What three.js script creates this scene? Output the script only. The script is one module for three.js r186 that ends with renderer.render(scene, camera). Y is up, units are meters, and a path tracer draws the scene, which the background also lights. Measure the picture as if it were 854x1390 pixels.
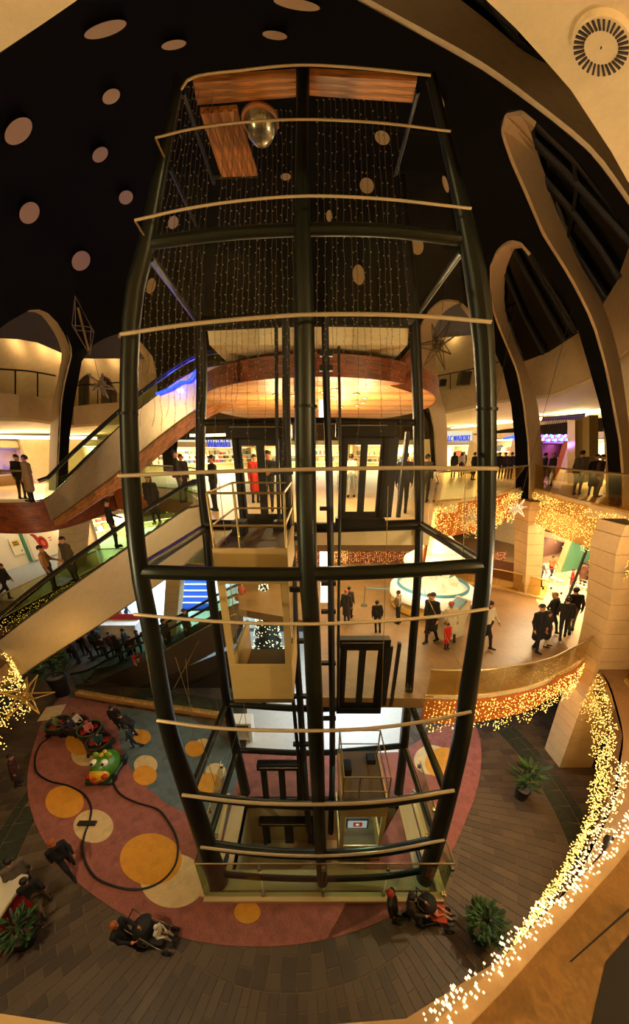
import * as THREE from 'three';
import { mergeGeometries, mergeVertices, toCreasedNormals } from 'three/addons/utils/BufferGeometryUtils.js';
import { RoundedBoxGeometry } from 'three/addons/geometries/RoundedBoxGeometry.js';
import { TessellateModifier } from 'three/addons/modifiers/TessellateModifier.js';
import { MarchingCubes } from 'three/addons/objects/MarchingCubes.js';
import { TextGeometry } from 'three/addons/geometries/TextGeometry.js';
import { FontLoader } from 'three/addons/loaders/FontLoader.js';
import { RectAreaLightUniformsLib } from 'three/addons/lights/RectAreaLightUniformsLib.js';

// ------------------------------------------------------------------ camera, night sky, exposure, large lights
const scene = new THREE.Scene();
scene.background = new THREE.Color(0x020203);
const EYE = 11.05;                                   // eye height above the ground floor
const FP = 451.66, PPX = 427, PPY = 850, PITCH = 27.985 * Math.PI / 180;
const camera = new THREE.PerspectiveCamera(2 * Math.atan(850 / FP) * 180 / Math.PI, 854 / 1700, 0.05, 300);
camera.setViewOffset(854, 1700, 0, 0, 854, 1390);
camera.position.set(0, EYE, 0);
camera.rotation.set(-PITCH, 0, 0);
camera.updateMatrixWorld();
const renderer = new THREE.WebGLRenderer();
renderer.toneMapping = THREE.LinearToneMapping;
renderer.toneMappingExposure = 1.15;
renderer.shadowMap.enabled = true;
RectAreaLightUniformsLib.init();

const L0 = 0, L1 = 4.7, L2 = 9.4, L3 = 13.0;

function lampPoint(x, y, z, color, power, radius = 4) {
  const l = new THREE.PointLight(color, power); l.position.set(x, y, z); l.castShadow = true; l.shadow.radius = radius; scene.add(l); return l;
}
function lampArea(pos, target, w, h, color, intensity) {
  const l = new THREE.RectAreaLight(color, intensity, w, h); l.position.copy(pos); l.lookAt(target); scene.add(l); return l;
}

// ------------------------------------------------------------------ helpers
const V = (x, y, z) => new THREE.Vector3(x, y, z);
const EYEV = V(0, EYE, 0);
function seeded(s) { let a = s >>> 0; return () => { a = (a + 0x6D2B79F5) | 0; let t = Math.imul(a ^ (a >>> 15), 1 | a); t = (t + Math.imul(t ^ (t >>> 7), 61 | t)) ^ t; return ((t ^ (t >>> 14)) >>> 0) / 4294967296; }; }
const cP = Math.cos(PITCH), sP = Math.sin(PITCH);
// direction of a photo pixel
function ray(px, py) { const x = (px - PPX) / FP, y = (PPY - py) / FP; return V(x, y * cP - sP, -y * sP - cP); }
const onY = (px, py, y) => { const r = ray(px, py); return EYEV.clone().addScaledVector(r, (y - EYE) / r.y); };
const onZ = (px, py, z) => { const r = ray(px, py); return EYEV.clone().addScaledVector(r, z / r.z); };
// vertical plane through the plan points a and b
const onPl = (px, py, a, b) => { const r = ray(px, py), nx = b[1] - a[1], nz = -(b[0] - a[0]); return EYEV.clone().addScaledVector(r, (a[0] * nx + a[1] * nz) / (r.x * nx + r.z * nz)); };
// the hall is an oval in plan: centre (0,-13), half axes 10 and 14, times s
const OZ = -13, ORX = 10, ORZ = 14, ORY = 6;
function onCyl(px, py, s = 1) {
  const r = ray(px, py), A = (r.x / (ORX * s)) ** 2 + (r.z / (ORZ * s)) ** 2, B = 2 * r.z * (-OZ) / (ORZ * s) ** 2, C = (OZ / (ORZ * s)) ** 2 - 1;
  return EYEV.clone().addScaledVector(r, (-B + Math.sqrt(B * B - 4 * A * C)) / (2 * A));
}
// dome: the same oval below eye height, an ellipsoid above it
function onShell(px, py, s = 1) {
  const r = ray(px, py); if (r.y <= 0) return onCyl(px, py, s);
  const A = (r.x / (ORX * s)) ** 2 + (r.z / (ORZ * s)) ** 2 + (r.y / (ORY * s)) ** 2, B = 2 * r.z * (-OZ) / (ORZ * s) ** 2, C = (OZ / (ORZ * s)) ** 2 - 1;
  return EYEV.clone().addScaledVector(r, (-B + Math.sqrt(B * B - 4 * A * C)) / (2 * A));
}
// resample a polyline of [x,y] pairs to n points by length
function resample(p, n) {
  const L = [0]; for (let i = 1; i < p.length; i++) L.push(L[i - 1] + Math.hypot(p[i][0] - p[i - 1][0], p[i][1] - p[i - 1][1]));
  const out = []; let k = 1;
  for (let i = 0; i < n; i++) { const t = L[L.length - 1] * i / (n - 1); while (k < p.length - 1 && L[k] < t) k++; const u = (t - L[k - 1]) / (L[k] - L[k - 1] || 1); out.push([p[k - 1][0] + (p[k][0] - p[k - 1][0]) * u, p[k - 1][1] + (p[k][1] - p[k - 1][1]) * u]); }
  return out;
}
// smooth polyline through control points
function smooth(p, n) { const c = new THREE.CatmullRomCurve3(p.map(q => V(q[0], q[1], q[2] || 0)), false, 'centripetal'); return c.getPoints(n - 1).map(v => [v.x, v.y, v.z]); }
const names = new Map();
function numbered(n) { const k = names.get(n) || 0; names.set(n, k + 1); return k ? n + '_' + String(k).padStart(3, '0') : n; }
function geoMesh(geo, mat) { const m = new THREE.Mesh(geo, mat); m.castShadow = true; m.receiveShadow = true; return m; }
function merged(list) { const g = list.map(x => { const y = x.index ? x.toNonIndexed() : x; for (const k of Object.keys(y.attributes)) if (!['position', 'normal', 'uv'].includes(k)) y.deleteAttribute(k); if (!y.attributes.uv) y.setAttribute('uv', new THREE.BufferAttribute(new Float32Array(y.attributes.position.count * 2), 2)); return y; }); return g.length > 1 ? mergeGeometries(g) : g[0]; }
function thing(name, label, category, pos, group) {
  const o = new THREE.Group(); o.name = numbered(name); if (pos) o.position.copy(pos); o.userData = { label, category }; if (group) o.userData.group = group; scene.add(o); return o;
}
// a part whose shape is given in world coordinates
function part(t, name, geo, mat, label) {
  if (Array.isArray(geo)) geo = merged(geo);
  const base = V(0, 0, 0); for (let o = t; o && o !== scene; o = o.parent) base.add(o.position);
  geo.translate(-base.x, -base.y, -base.z);
  const m = geoMesh(geo, mat); m.name = name; if (label) m.userData.label = label; t.add(m); return m;
}
// a piece sharing a geometry with others
function piece(t, name, geo, mat, pos, rotY = 0, scl) { const m = geoMesh(geo, mat); m.name = name; const base = V(0, 0, 0); for (let o = t; o && o !== scene; o = o.parent) base.add(o.position); m.position.copy(pos).sub(base); m.rotation.y = rotY; if (scl) m.scale.copy(scl); t.add(m); return m; }
function struct(name, geo, mat, label) {
  if (Array.isArray(geo)) geo = merged(geo);
  const m = geoMesh(geo, mat); m.name = numbered(name); m.userData = { kind: 'structure' }; if (label) { m.userData.label = label; m.userData.category = label.split(' ').pop(); } scene.add(m); return m;
}
function single(name, label, category, geo, mat, group) {
  if (Array.isArray(geo)) geo = merged(geo);
  geo.computeBoundingBox(); const b = geo.boundingBox, c = V((b.min.x + b.max.x) / 2, b.min.y, (b.min.z + b.max.z) / 2);
  geo.translate(-c.x, -c.y, -c.z);
  const m = geoMesh(geo, mat); m.name = numbered(name); m.position.copy(c); m.userData = { label, category }; if (group) m.userData.group = group; scene.add(m); return m;
}
// ---- shapes (all return geometries in world coordinates)
function box(x0, x1, y0, y1, z0, z1, bev = 0) {
  const w = x1 - x0, h = y1 - y0, d = z1 - z0;
  const g = bev ? new RoundedBoxGeometry(w, h, d, 2, Math.min(bev, w / 2.1, h / 2.1, d / 2.1)) : new THREE.BoxGeometry(w, h, d);
  return g.translate((x0 + x1) / 2, (y0 + y1) / 2, (z0 + z1) / 2);
}
const YUP = V(0, 1, 0);
// bar of rectangular section from a to b (w across, h along the most upright side)
function bar(a, b, w, h) {
  const d = b.clone().sub(a), L = d.length(); d.normalize();
  let side = V(0, 1, 0).cross(d); if (side.lengthSq() < 1e-6) side = V(1, 0, 0); side.normalize(); const up = d.clone().cross(side).normalize();
  const m = new THREE.Matrix4().makeBasis(side, up, d).setPosition(a.clone().add(b).multiplyScalar(0.5));
  return new THREE.BoxGeometry(w, h, L).applyMatrix4(m);
}
function rod(a, b, r, seg = 8, r2 = r) {
  const d = b.clone().sub(a), L = d.length();
  const g = new THREE.CylinderGeometry(r2, r, L, seg, 1); g.translate(0, L / 2, 0);
  g.applyQuaternion(new THREE.Quaternion().setFromUnitVectors(YUP, d.normalize())); return g.translate(a.x, a.y, a.z);
}
// swept tube through points with own radii, capped
function tube(pts, rad, seg = 10) {
  const n = pts.length, R = i => Array.isArray(rad) ? rad[i] : rad, pos = [], idx = [], uv = [];
  let ref = null, prevT = null; let len = 0;
  for (let i = 0; i < n; i++) {
    const t = pts[Math.min(i + 1, n - 1)].clone().sub(pts[Math.max(i - 1, 0)]).normalize();
    if (!ref) { ref = Math.abs(t.y) > 0.9 ? V(1, 0, 0) : V(0, 1, 0); }
    const b = t.clone().cross(ref).normalize(), nn = b.clone().cross(t).normalize(); ref = nn;
    if (i) len += pts[i].distanceTo(pts[i - 1]);
    for (let k = 0; k <= seg; k++) { const a = k / seg * Math.PI * 2, r = R(i); pos.push(pts[i].x + (b.x * Math.cos(a) + nn.x * Math.sin(a)) * r, pts[i].y + (b.y * Math.cos(a) + nn.y * Math.sin(a)) * r, pts[i].z + (b.z * Math.cos(a) + nn.z * Math.sin(a)) * r); uv.push(k / seg, len); }
  }
  for (let i = 0; i < n - 1; i++) for (let k = 0; k < seg; k++) { const a = i * (seg + 1) + k, b = a + seg + 1; idx.push(a, a + 1, b, a + 1, b + 1, b); }
  const c0 = pos.length / 3; pos.push(pts[0].x, pts[0].y, pts[0].z, pts[n - 1].x, pts[n - 1].y, pts[n - 1].z); uv.push(0, 0, 0, len);
  for (let k = 0; k < seg; k++) { idx.push(c0, k + 1, k); const e = (n - 1) * (seg + 1); idx.push(c0 + 1, e + k, e + k + 1); }
  const g = new THREE.BufferGeometry(); g.setAttribute('position', new THREE.Float32BufferAttribute(pos, 3)); g.setAttribute('uv', new THREE.Float32BufferAttribute(uv, 2)); g.setIndex(idx); g.computeVertexNormals(); return g;
}
// solid sheet between two rows of points (same count), th thick
function sheet(A, B, th = 0.05, flip = 1) {
  const n = A.length, N = [];
  for (let i = 0; i < n; i++) { const t = A[Math.min(i + 1, n - 1)].clone().add(B[Math.min(i + 1, n - 1)]).sub(A[Math.max(i - 1, 0)]).sub(B[Math.max(i - 1, 0)]); const u = B[i].clone().sub(A[i]); N.push(t.cross(u).normalize().multiplyScalar(th * flip)); }
  const A2 = A.map((p, i) => p.clone().add(N[i])), B2 = B.map((p, i) => p.clone().add(N[i]));
  const pos = [], uv = []; let len = 0; const Ls = [0]; for (let i = 1; i < n; i++) { len += A[i].distanceTo(A[i - 1]); Ls.push(len); }
  const quad = (a, b, c, d, ua, ub, v0, v1) => { for (const [p, u, v] of [[a, ua, v0], [b, ub, v0], [c, ub, v1], [a, ua, v0], [c, ub, v1], [d, ua, v1]]) { pos.push(p.x, p.y, p.z); uv.push(u, v); } };
  for (let i = 0; i < n - 1; i++) {
    const h = A[i].distanceTo(B[i]);
    quad(A[i], A[i + 1], B[i + 1], B[i], Ls[i], Ls[i + 1], 0, h); quad(B2[i], B2[i + 1], A2[i + 1], A2[i], Ls[i], Ls[i + 1], h, 0);
    quad(A2[i], A2[i + 1], A[i + 1], A[i], Ls[i], Ls[i + 1], 0, th); quad(B[i], B[i + 1], B2[i + 1], B2[i], Ls[i], Ls[i + 1], 0, th);
  }
  quad(A[0], B[0], B2[0], A2[0], 0, 1, 0, th); quad(B[n - 1], A[n - 1], A2[n - 1], B2[n - 1], 0, 1, 0, th);
  const g = new THREE.BufferGeometry(); g.setAttribute('position', new THREE.Float32BufferAttribute(pos, 3)); g.setAttribute('uv', new THREE.Float32BufferAttribute(uv, 2));
  g.computeVertexNormals(); return toCreasedNormals(g, 0.6);
}
// patch between an upper and a lower pixel line on the oval wall s (numbers or [sTop,sBottom])
function patchGeo(top, bot, s, th = 0.06, n = 16, fn = onCyl) {
  const s0 = Array.isArray(s) ? s[0] : s, s1 = Array.isArray(s) ? s[1] : s;
  return sheet(resample(top, n).map(p => fn(p[0], p[1], s0)), resample(bot, n).map(p => fn(p[0], p[1], s1)), th, -1);
}
// horizontal slab from plan polygon [x,z], holes likewise
function slab(poly, y0, y1, holes = []) {
  const sh = new THREE.Shape(poly.map(p => new THREE.Vector2(p[0], -p[1])));
  for (const h of holes) sh.holes.push(new THREE.Path(h.map(p => new THREE.Vector2(p[0], -p[1]))));
  const g = new THREE.ExtrudeGeometry(sh, { depth: y1 - y0, bevelEnabled: false, curveSegments: 24 }); g.rotateX(-Math.PI / 2); g.translate(0, y0, 0); return g;
}
// wall standing along a plan polyline
function wallStrip(pl, y0, y1, th = 0.05) {
  const A = pl.map(p => V(p[0], y1, p[1])), B = pl.map(p => V(p[0], y0, p[1])); return sheet(A, B, th);
}
function lathe(profile, seg, pos) { const g = new THREE.LatheGeometry(profile.map(p => new THREE.Vector2(p[0], p[1])), seg); return pos ? g.translate(pos.x, pos.y, pos.z) : g; }
function ball(p, r, w = 10, h = 8) { return new THREE.SphereGeometry(r, w, h).translate(p.x, p.y, p.z); }
function poly3(pts, depth) { // extruded pixel/plan polygon in XY
  return new THREE.ExtrudeGeometry(new THREE.Shape(pts.map(p => new THREE.Vector2(p[0], p[1]))), { depth, bevelEnabled: false });
}
// ------------------------------------------------------------------ materials
function noiseTex(fn, w = 256, h = 256, rep = [1, 1], srgb = true) {
  const d = new Uint8Array(w * h * 4); for (let y = 0; y < h; y++) for (let x = 0; x < w; x++) { const c = fn(x / w, y / h), i = (y * w + x) * 4; d[i] = Math.max(0, Math.min(255, c[0])); d[i + 1] = Math.max(0, Math.min(255, c[1])); d[i + 2] = Math.max(0, Math.min(255, c[2])); d[i + 3] = 255; }
  const t = new THREE.DataTexture(d, w, h); t.wrapS = t.wrapT = THREE.RepeatWrapping; t.magFilter = THREE.LinearFilter; t.minFilter = THREE.LinearMipmapLinearFilter; t.generateMipmaps = true; if (srgb) t.colorSpace = THREE.SRGBColorSpace; t.repeat.set(rep[0], rep[1]); t.needsUpdate = true; return t;
}
// periodic value noise
function vnoise(seed, per) { const r = seeded(seed), g = new Float32Array(per * per); for (let i = 0; i < g.length; i++) g[i] = r(); const f = t => t * t * (3 - 2 * t); return (x, y) => { x *= per; y *= per; const xi = Math.floor(x), yi = Math.floor(y), u = f(x - xi), v = f(y - yi), a = (i, j) => g[((j % per + per) % per) * per + ((i % per + per) % per)]; return (a(xi, yi) * (1 - u) + a(xi + 1, yi) * u) * (1 - v) + (a(xi, yi + 1) * (1 - u) + a(xi + 1, yi + 1) * u) * v; }; }
const n8 = vnoise(3, 8), n32 = vnoise(5, 32), n128 = vnoise(7, 128), n64 = vnoise(11, 64);
const grain = (u, v) => (n8(u, v) - .5) * .5 + (n32(u, v) - .5) * .3 + (n128(u, v) - .5) * .35;
const mottled = (r, g, b, a) => noiseTex((u, v) => { const k = 1 + a * grain(u, v); return [r * k, g * k, b * k]; });
const woodTex = (r, g, b, a = .5) => noiseTex((u, v) => { const k = 1 + a * ((n64(u * .06, v * 1.0) - .5) + .6 * (n128(u * .1, v) - .5) + .5 * (n8(u, v) - .5)); return [r * k, g * k, b * k]; });
const std = (color, o = {}) => new THREE.MeshStandardMaterial(Object.assign({ color, roughness: 0.7 }, o));
const phys = (color, o = {}) => new THREE.MeshPhysicalMaterial(Object.assign({ color, roughness: 0.5 }, o));
const glow = (color, k) => new THREE.MeshStandardMaterial({ color: 0x222222, emissive: color, emissiveIntensity: k, roughness: 0.8 });
const M = {
  cream: std(0xffffff, { map: mottled(222, 202, 162, .10), roughness: .8 }),
  creamClad: std(0xffffff, { map: mottled(208, 178, 128, .12), roughness: .55 }),
  soffit: std(0xffffff, { map: mottled(222, 204, 160, .08), roughness: .85 }),
  plaster: std(0xffffff, { map: mottled(206, 178, 134, .1), roughness: .85 }),
  darkRoof: phys(0xffffff, { map: mottled(14, 13, 12, .4), roughness: .95, specularIntensity: .15 }),
  steel: std(0x262a22, { roughness: .36, metalness: .6 }),
  darkSteel: std(0x141512, { roughness: .45, metalness: .5 }),
  brass: std(0xb09868, { roughness: .38, metalness: .8 }),
  chrome: std(0xb8b4a6, { roughness: .25, metalness: .95 }),
  brushed: std(0xffffff, { map: mottled(196, 178, 150, .12), roughness: .28, metalness: .6 }),
  glass: new THREE.MeshPhysicalMaterial({ color: 0xf4f8f0, transmission: 1, thickness: 0, roughness: .02, ior: 1.3 }),
  greenGlass: new THREE.MeshPhysicalMaterial({ color: 0xc6dcc0, transmission: 1, thickness: 0, roughness: .03, ior: 1.5 }),
  amberGlass: new THREE.MeshPhysicalMaterial({ color: 0xe6d494, transmission: 1, thickness: 0, roughness: .03, ior: 1.55 }),
  darkGlass: phys(0x0d0d0b, { roughness: .06, ior: 1.5 }),
  black: std(0x0c0c0b, { roughness: .6 }),
  rubber: std(0x101010, { roughness: .5 }),
  wood: std(0xffffff, { map: woodTex(176, 112, 58, .5), roughness: .5 }),
  woodDark: std(0xffffff, { map: woodTex(118, 58, 28, .5), roughness: .5 }),
  woodPale: std(0xffffff, { map: woodTex(205, 148, 86, .35), roughness: .5 }),
  cabin: std(0xffffff, { map: mottled(208, 176, 118, .06), roughness: .4, metalness: .25 }),
  cabinDark: std(0x5c4a2c, { roughness: .7 }),
  white: std(0xe6e2d8, { roughness: .6 }),
  pink: std(0xffffff, { map: noiseTex((u, v) => { const k = 1 + .35 * grain(u, v) + .25 * (n128(v, u) - .5); return [142 * k, 86 * k, 74 * k]; }, 256, 256, [.8, .8]), roughness: .95 }),
  blue: std(0xffffff, { map: noiseTex((u, v) => { const k = 1 + .35 * grain(u, v); return [86 * k, 102 * k, 104 * k]; }, 256, 256, [.8, .8]), roughness: .95 }),
  ochre: std(0xffffff, { map: mottled(204, 142, 42, .18), roughness: .95 }),
  pale: std(0xffffff, { map: mottled(206, 180, 128, .18), roughness: .95 }),
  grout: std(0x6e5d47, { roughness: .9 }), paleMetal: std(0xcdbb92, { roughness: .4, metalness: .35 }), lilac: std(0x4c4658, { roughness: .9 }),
  marble: std(0xffffff, { map: noiseTex((u, v) => { const k = 1 + .22 * grain(u, v) + .12 * (n8(u + .3 * n32(u, v), v) - .5); return [128 * k, 97 * k, 60 * k]; }), roughness: .42 }),
  greyFloor: std(0xffffff, { map: mottled(74, 72, 62, .25), roughness: .45 }),
  paleFloor: std(0xffffff, { map: mottled(214, 192, 150, .1), roughness: .3 }),
  blueFloor: std(0xffffff, { map: mottled(142, 156, 172, .1), roughness: .35 }),
  leaf: std(0x1e3d16, { roughness: .6, side: THREE.DoubleSide }),
  leaf2: std(0x2c5a20, { roughness: .6, side: THREE.DoubleSide }),
  pot: std(0x1a1916, { roughness: .5 }),
  red: std(0xa81c14, { roughness: .5 }),
};
// ------------------------------------------------------------------ floors
const OUT = [[-44, 9], [44, 9], [44, -56], [-44, -56]];
const PIT = [[-2.45, -5.35], [2.95, -5.35], [2.95, -7.6], [-2.45, -7.6]];
struct('floor', slab(OUT, -0.5, -0.014, [PIT]), M.grout, 'dark grout bed of the ground floor');
const E1low = [[838, 1040], [834, 1075], [820, 1110], [794, 1160], [761, 1215], [718, 1280], [672, 1350]].map(p => { const v = onY(p[0], p[1], L1); return [v.x, v.z]; });
const VOID1 = [[-.25, -7.55], [-.25, -12.4], [-3.4, -13.6], [-4.6, -19], [-8, -20.4], [-13.3, -20], [-13.3, -10.6], [-10.4, -9.4], [-9.9, -7.4], [-9.8, -5.4], [-9, -3], [-6, -.6], [0, -.6], ...E1low.slice().reverse(), [7.75, -6.1], [8.38, -7.13], [9.0, -8.2], [9.3, -8.95], [9.2, -9.5], [8.6, -9.05], [7.8, -8.61], [6.9, -8.1], [5.95, -7.77], [4.53, -7.5], [3.2, -7.5]];
const VOID2 = [[-2.6, -7.85], [-3.5, -11.3], [-5.2, -15], [-7.4, -16.9], [-9.9, -17.6], [-10.0, -12.5], [-16, -12.2], [-14.6, -9], [-12, -5.6], [-7, -2], [-2.4, -.5], [-.5, -.32], [.3, -.36], [.75, -.53], [.91, -.62], [1.21, -.79], [1.6, -1.03], [4, -2.5], [6.8, -5.4], [8.6, -8.6], [9.07, -10.8], [9.3, -12.97], [9.9, -15.4], [10.2, -17.2], [8.4, -15.4], [6.6, -13.6], [5.4, -12.7], [4.43, -12.21], [3.9, -11.5], [2.7, -7.85]];
const V1R = VOID1.slice().reverse(), V2R = VOID2.slice().reverse();
const floorMid = struct('floor_middle', slab(OUT, L1 - .35, L1, [V1R]), M.marble, 'beige marble floor of the middle level');
const floorUp = struct('floor_upper', slab(OUT, L2 - .35, L2, [V2R]), M.paleFloor, 'pale floor of the upper level');
for (const f of [floorMid, floorUp]) { const uv = f.geometry.attributes.uv; for (let i = 0; i < uv.count; i++) uv.setXY(i, uv.getX(i) * .25, uv.getY(i) * .25); }

// pit below the lift shaft
struct('floor_pit', box(-2.6, 3.1, -2.7, -2.5, -7.75, -5.2), M.plaster, 'pale bottom of the lift pit');
struct('wall_pit', [box(-2.6, -2.45, -2.6, -.014, -7.75, -5.2), box(2.95, 3.1, -2.6, -.014, -7.75, -5.2), box(-2.45, 2.95, -2.6, -.014, -7.75, -7.6), box(-2.45, 2.95, -2.6, -.014, -5.35, -5.2)], M.plaster, 'plastered sides of the lift pit wall');

// outer enclosure, added to close gaps and keep light from leaking
struct('wall_back', box(-44, 44, -.5, 20, -56.4, -56), M.plaster, 'far rear enclosing wall');
struct('wall_left', box(-44.4, -44, -.5, 20, -56, 9), M.plaster, 'far left enclosing wall');
struct('wall_right', box(44, 44.4, -.5, 20, -56, 9), M.plaster, 'far right enclosing wall');
struct('wall_front', box(-44, 44, -.5, 20, 9, 9.4), M.plaster, 'front enclosing wall');

// ------------------------------------------------------------------ dark vault with arched openings and ribs
const shellOutline = [[-200, 222], [0, 73], [105, 0], [190, -50], [300, -78], [390, -66], [430, -40], [484, 0], [575, 50], [656, 96], [726, 146], [802, 209], [854, 279], [890, 330], [950, 450], [980, 600], [990, 762], [955, 762], [950, 600], [930, 480], [890, 380], [854, 322], [826, 275], [778, 213], [728, 165], [716, 153], [703, 148], [690, 150], [680, 165], [681, 185], [693, 220], [712, 263], [736, 319], [768, 370], [797, 425], [807, 450], [821, 500], [831, 550], [840, 600], [844, 650], [845, 762], [827, 762], [826, 650], [823, 600], [814, 550], [800, 500], [785, 449], [744, 375], [720, 343], [706, 327], [690, 326], [675, 338], [665, 362], [665, 396], [669, 423], [676, 444], [687, 470], [701, 505], [710, 550], [716, 600], [718, 650], [717, 712], [700, 712], [700, 650], [699, 600], [694, 550], [682, 500], [668, 470], [655, 440], [640, 422], [622, 408], [609, 406], [597, 408], [582, 421], [573, 437], [569, 445], [568, 456], [571, 475], [575, 531], [584, 561], [588, 580], [592, 640], [586, 640], [582, 575], [570, 545], [562, 500], [552, 462], [530, 446], [420, 440], [300, 448], [268, 466], [252, 492], [243, 540], [240, 640], [222, 640], [216, 560], [212, 505], [207, 484], [190, 463], [178, 456], [160, 453], [143, 459], [126, 469], [118, 480], [111, 491], [107, 514], [103, 535], [99, 560], [95, 590], [93, 620], [92, 672], [76, 672], [78, 611], [80, 569], [82, 543], [86, 518], [91, 497], [95, 480], [94, 470], [88, 455], [78, 438], [65, 425], [53, 420], [40, 421], [13, 436], [0, 446], [-40, 458], [-90, 490], [-130, 560], [-150, 700], [-200, 700]];
{
  let g2 = new THREE.ShapeGeometry(new THREE.Shape(shellOutline.map(p => new THREE.Vector2(p[0], p[1]))));
  g2 = new TessellateModifier(34, 10).modify(g2.toNonIndexed());
  const P = g2.attributes.position, pos = [];
  const A = [], B = [];
  for (let i = 0; i < P.count; i++) { A.push(onShell(P.getX(i), P.getY(i), 1)); B.push(onShell(P.getX(i), P.getY(i), 1.03)); }
  for (let i = 0; i < P.count; i += 3) { for (const k of [0, 2, 1]) pos.push(A[i + k].x, A[i + k].y, A[i + k].z); for (const k of [0, 1, 2]) pos.push(B[i + k].x, B[i + k].y, B[i + k].z); }
  const n = shellOutline.length;
  for (let i = 0; i < n; i++) { const p = shellOutline[i], q = shellOutline[(i + 1) % n], a = onShell(...p, 1), b = onShell(...q, 1), c = onShell(...q, 1.03), d = onShell(...p, 1.03); for (const v of [a, b, c, a, c, d]) pos.push(v.x, v.y, v.z); }
  const g = new THREE.BufferGeometry(); g.setAttribute('position', new THREE.Float32BufferAttribute(pos, 3));
  const m = mergeVertices(g, 1e-4); m.computeVertexNormals(); const gg = toCreasedNormals(m, .7);
  const uv = []; const q = gg.attributes.position; for (let i = 0; i < q.count; i++) uv.push(q.getX(i) * .2, q.getZ(i) * .2); gg.setAttribute('uv', new THREE.Float32BufferAttribute(uv, 2));
  struct('ceiling_vault', gg, M.darkRoof, 'black vaulted roof with arched openings and ribs');
}
// closed outer roof above everything, added with the enclosure to keep light in
struct('ceiling_outer', box(-44, 44, 20, 20.4, -56, 9), M.black, 'outer enclosing roof above the vault ceiling');

// cream reveals of the arches: from the edge in the vault back to the frame behind
let trimN = 0;
function reveal(outer, inner, s1 = 1.12, label = 'cream plaster reveal of an arched opening', n = 28, mat = M.plaster) {
  const A = smooth(outer, 60), B = smooth(inner, 60);
  const a = resample(A, n).map(p => onShell(p[0], p[1], 1.001)), b = resample(B, n).map(p => onShell(p[0], p[1], s1));
  return struct('trim_' + (++trimN), sheet(a, b, .06), mat, label);
}
// right hand arches
reveal([[728, 165], [716, 153], [703, 148], [690, 150], [680, 165], [681, 185], [693, 220], [712, 263], [736, 319], [768, 370], [797, 425], [807, 450], [821, 500], [831, 550], [840, 600], [844, 650], [845, 750]],
  [[729, 164], [726, 162], [723, 160], [721, 162], [721, 175], [725, 194], [731, 220], [738, 244], [752, 285], [768, 322], [792, 370], [816, 417], [836, 480], [846, 540], [853, 600], [857, 650], [858, 750]], 1.12, 'tall cream reveal of the arch with the largest dark window');
reveal([[720, 343], [706, 327], [690, 326], [675, 338], [665, 362], [665, 396], [669, 423], [676, 444], [687, 470], [701, 505], [710, 550], [716, 600], [718, 650], [717, 705]],
  [[721, 344], [712, 334], [704, 329], [692, 347], [684, 372], [683, 398], [684, 423], [690, 444], [697, 466], [712, 500], [728, 550], [733, 600], [736, 640], [736, 700]], 1.12, 'cream reveal of the smaller arch with dark window');
reveal([[622, 408], [609, 406], [597, 408], [582, 421], [573, 437], [568, 456], [571, 475], [575, 531], [584, 561], [588, 580], [592, 640]],
  [[625, 408], [614, 413], [603, 421], [594, 434], [588, 448], [586, 460], [589, 480], [596, 531], [604, 561], [606, 590], [606, 640]], 1.12, 'cream reveal of the low arch behind the lift shaft');
reveal([[668, 470], [655, 440], [640, 422], [628, 411]], [[667, 478], [652, 447], [638, 428], [627, 414]], 1.1, 'short cream reveal at the crown of the low arch', 12);
// left hand arches
reveal([[40, 421], [53, 420], [65, 425], [78, 438], [88, 455], [94, 470], [95, 480], [91, 497], [86, 518], [82, 543], [80, 569], [78, 611], [76, 665]],
  [[38, 423], [52, 425], [63, 436], [73, 451], [79, 463], [82, 473], [84, 484], [81, 499], [78, 518], [72, 543], [69, 569], [67, 611], [66, 665]], 1.12, 'cream reveal of the arch beside the metal escalator');
reveal([[212, 505], [207, 484], [190, 463], [178, 456], [160, 453]], [[204, 508], [200, 490], [186, 470], [175, 461], [160, 456]], 1.08, 'cream reveal of the arch behind the hanging lights', 14);
// big near arch: broad band running overhead to the right, lighter cream in place of lamp light
reveal([[300, -78], [390, -66], [430, -40], [484, 0], [575, 50], [656, 96], [726, 146], [802, 209], [854, 279], [890, 330], [950, 450], [985, 640]],
  [[420, -130], [500, -90], [550, -45], [610, 0], [660, 38], [706, 76], [776, 116], [827, 166], [858, 216], [905, 290], [965, 430], [1005, 640]], 1.12, 'broad cream band of the arch under the cream ceiling', 36, M.cream);

// dark windows behind the arches, panes and frames
function archWindow(n, outline, s, bars, label) {
  const grp = new THREE.Group(); grp.name = 'window_' + n; grp.userData = { kind: 'structure', label, category: 'window' }; scene.add(grp);
  let g = new THREE.ShapeGeometry(new THREE.Shape(outline.map(p => new THREE.Vector2(p[0], p[1]))));
  g = new TessellateModifier(20, 8).modify(g.toNonIndexed());
  const P = g.attributes.position, pos = []; for (let i = 0; i < P.count; i += 3) for (const k of [0, 2, 1]) { const v = onShell(P.getX(i + k), P.getY(i + k), s); pos.push(v.x, v.y, v.z); }
  const gg = new THREE.BufferGeometry(); gg.setAttribute('position', new THREE.Float32BufferAttribute(pos, 3)); gg.computeVertexNormals();
  const m = geoMesh(gg, M.darkGlass); m.name = 'pane'; grp.add(m);
  for (const [pts, w] of bars) { const c = resample(pts, 8).map(p => onShell(p[0], p[1], s - .012)); const b = geoMesh(tube(c, w * .6, 6), M.black); b.name = 'mullion'; grp.add(b); }
  return grp;
}
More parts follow.
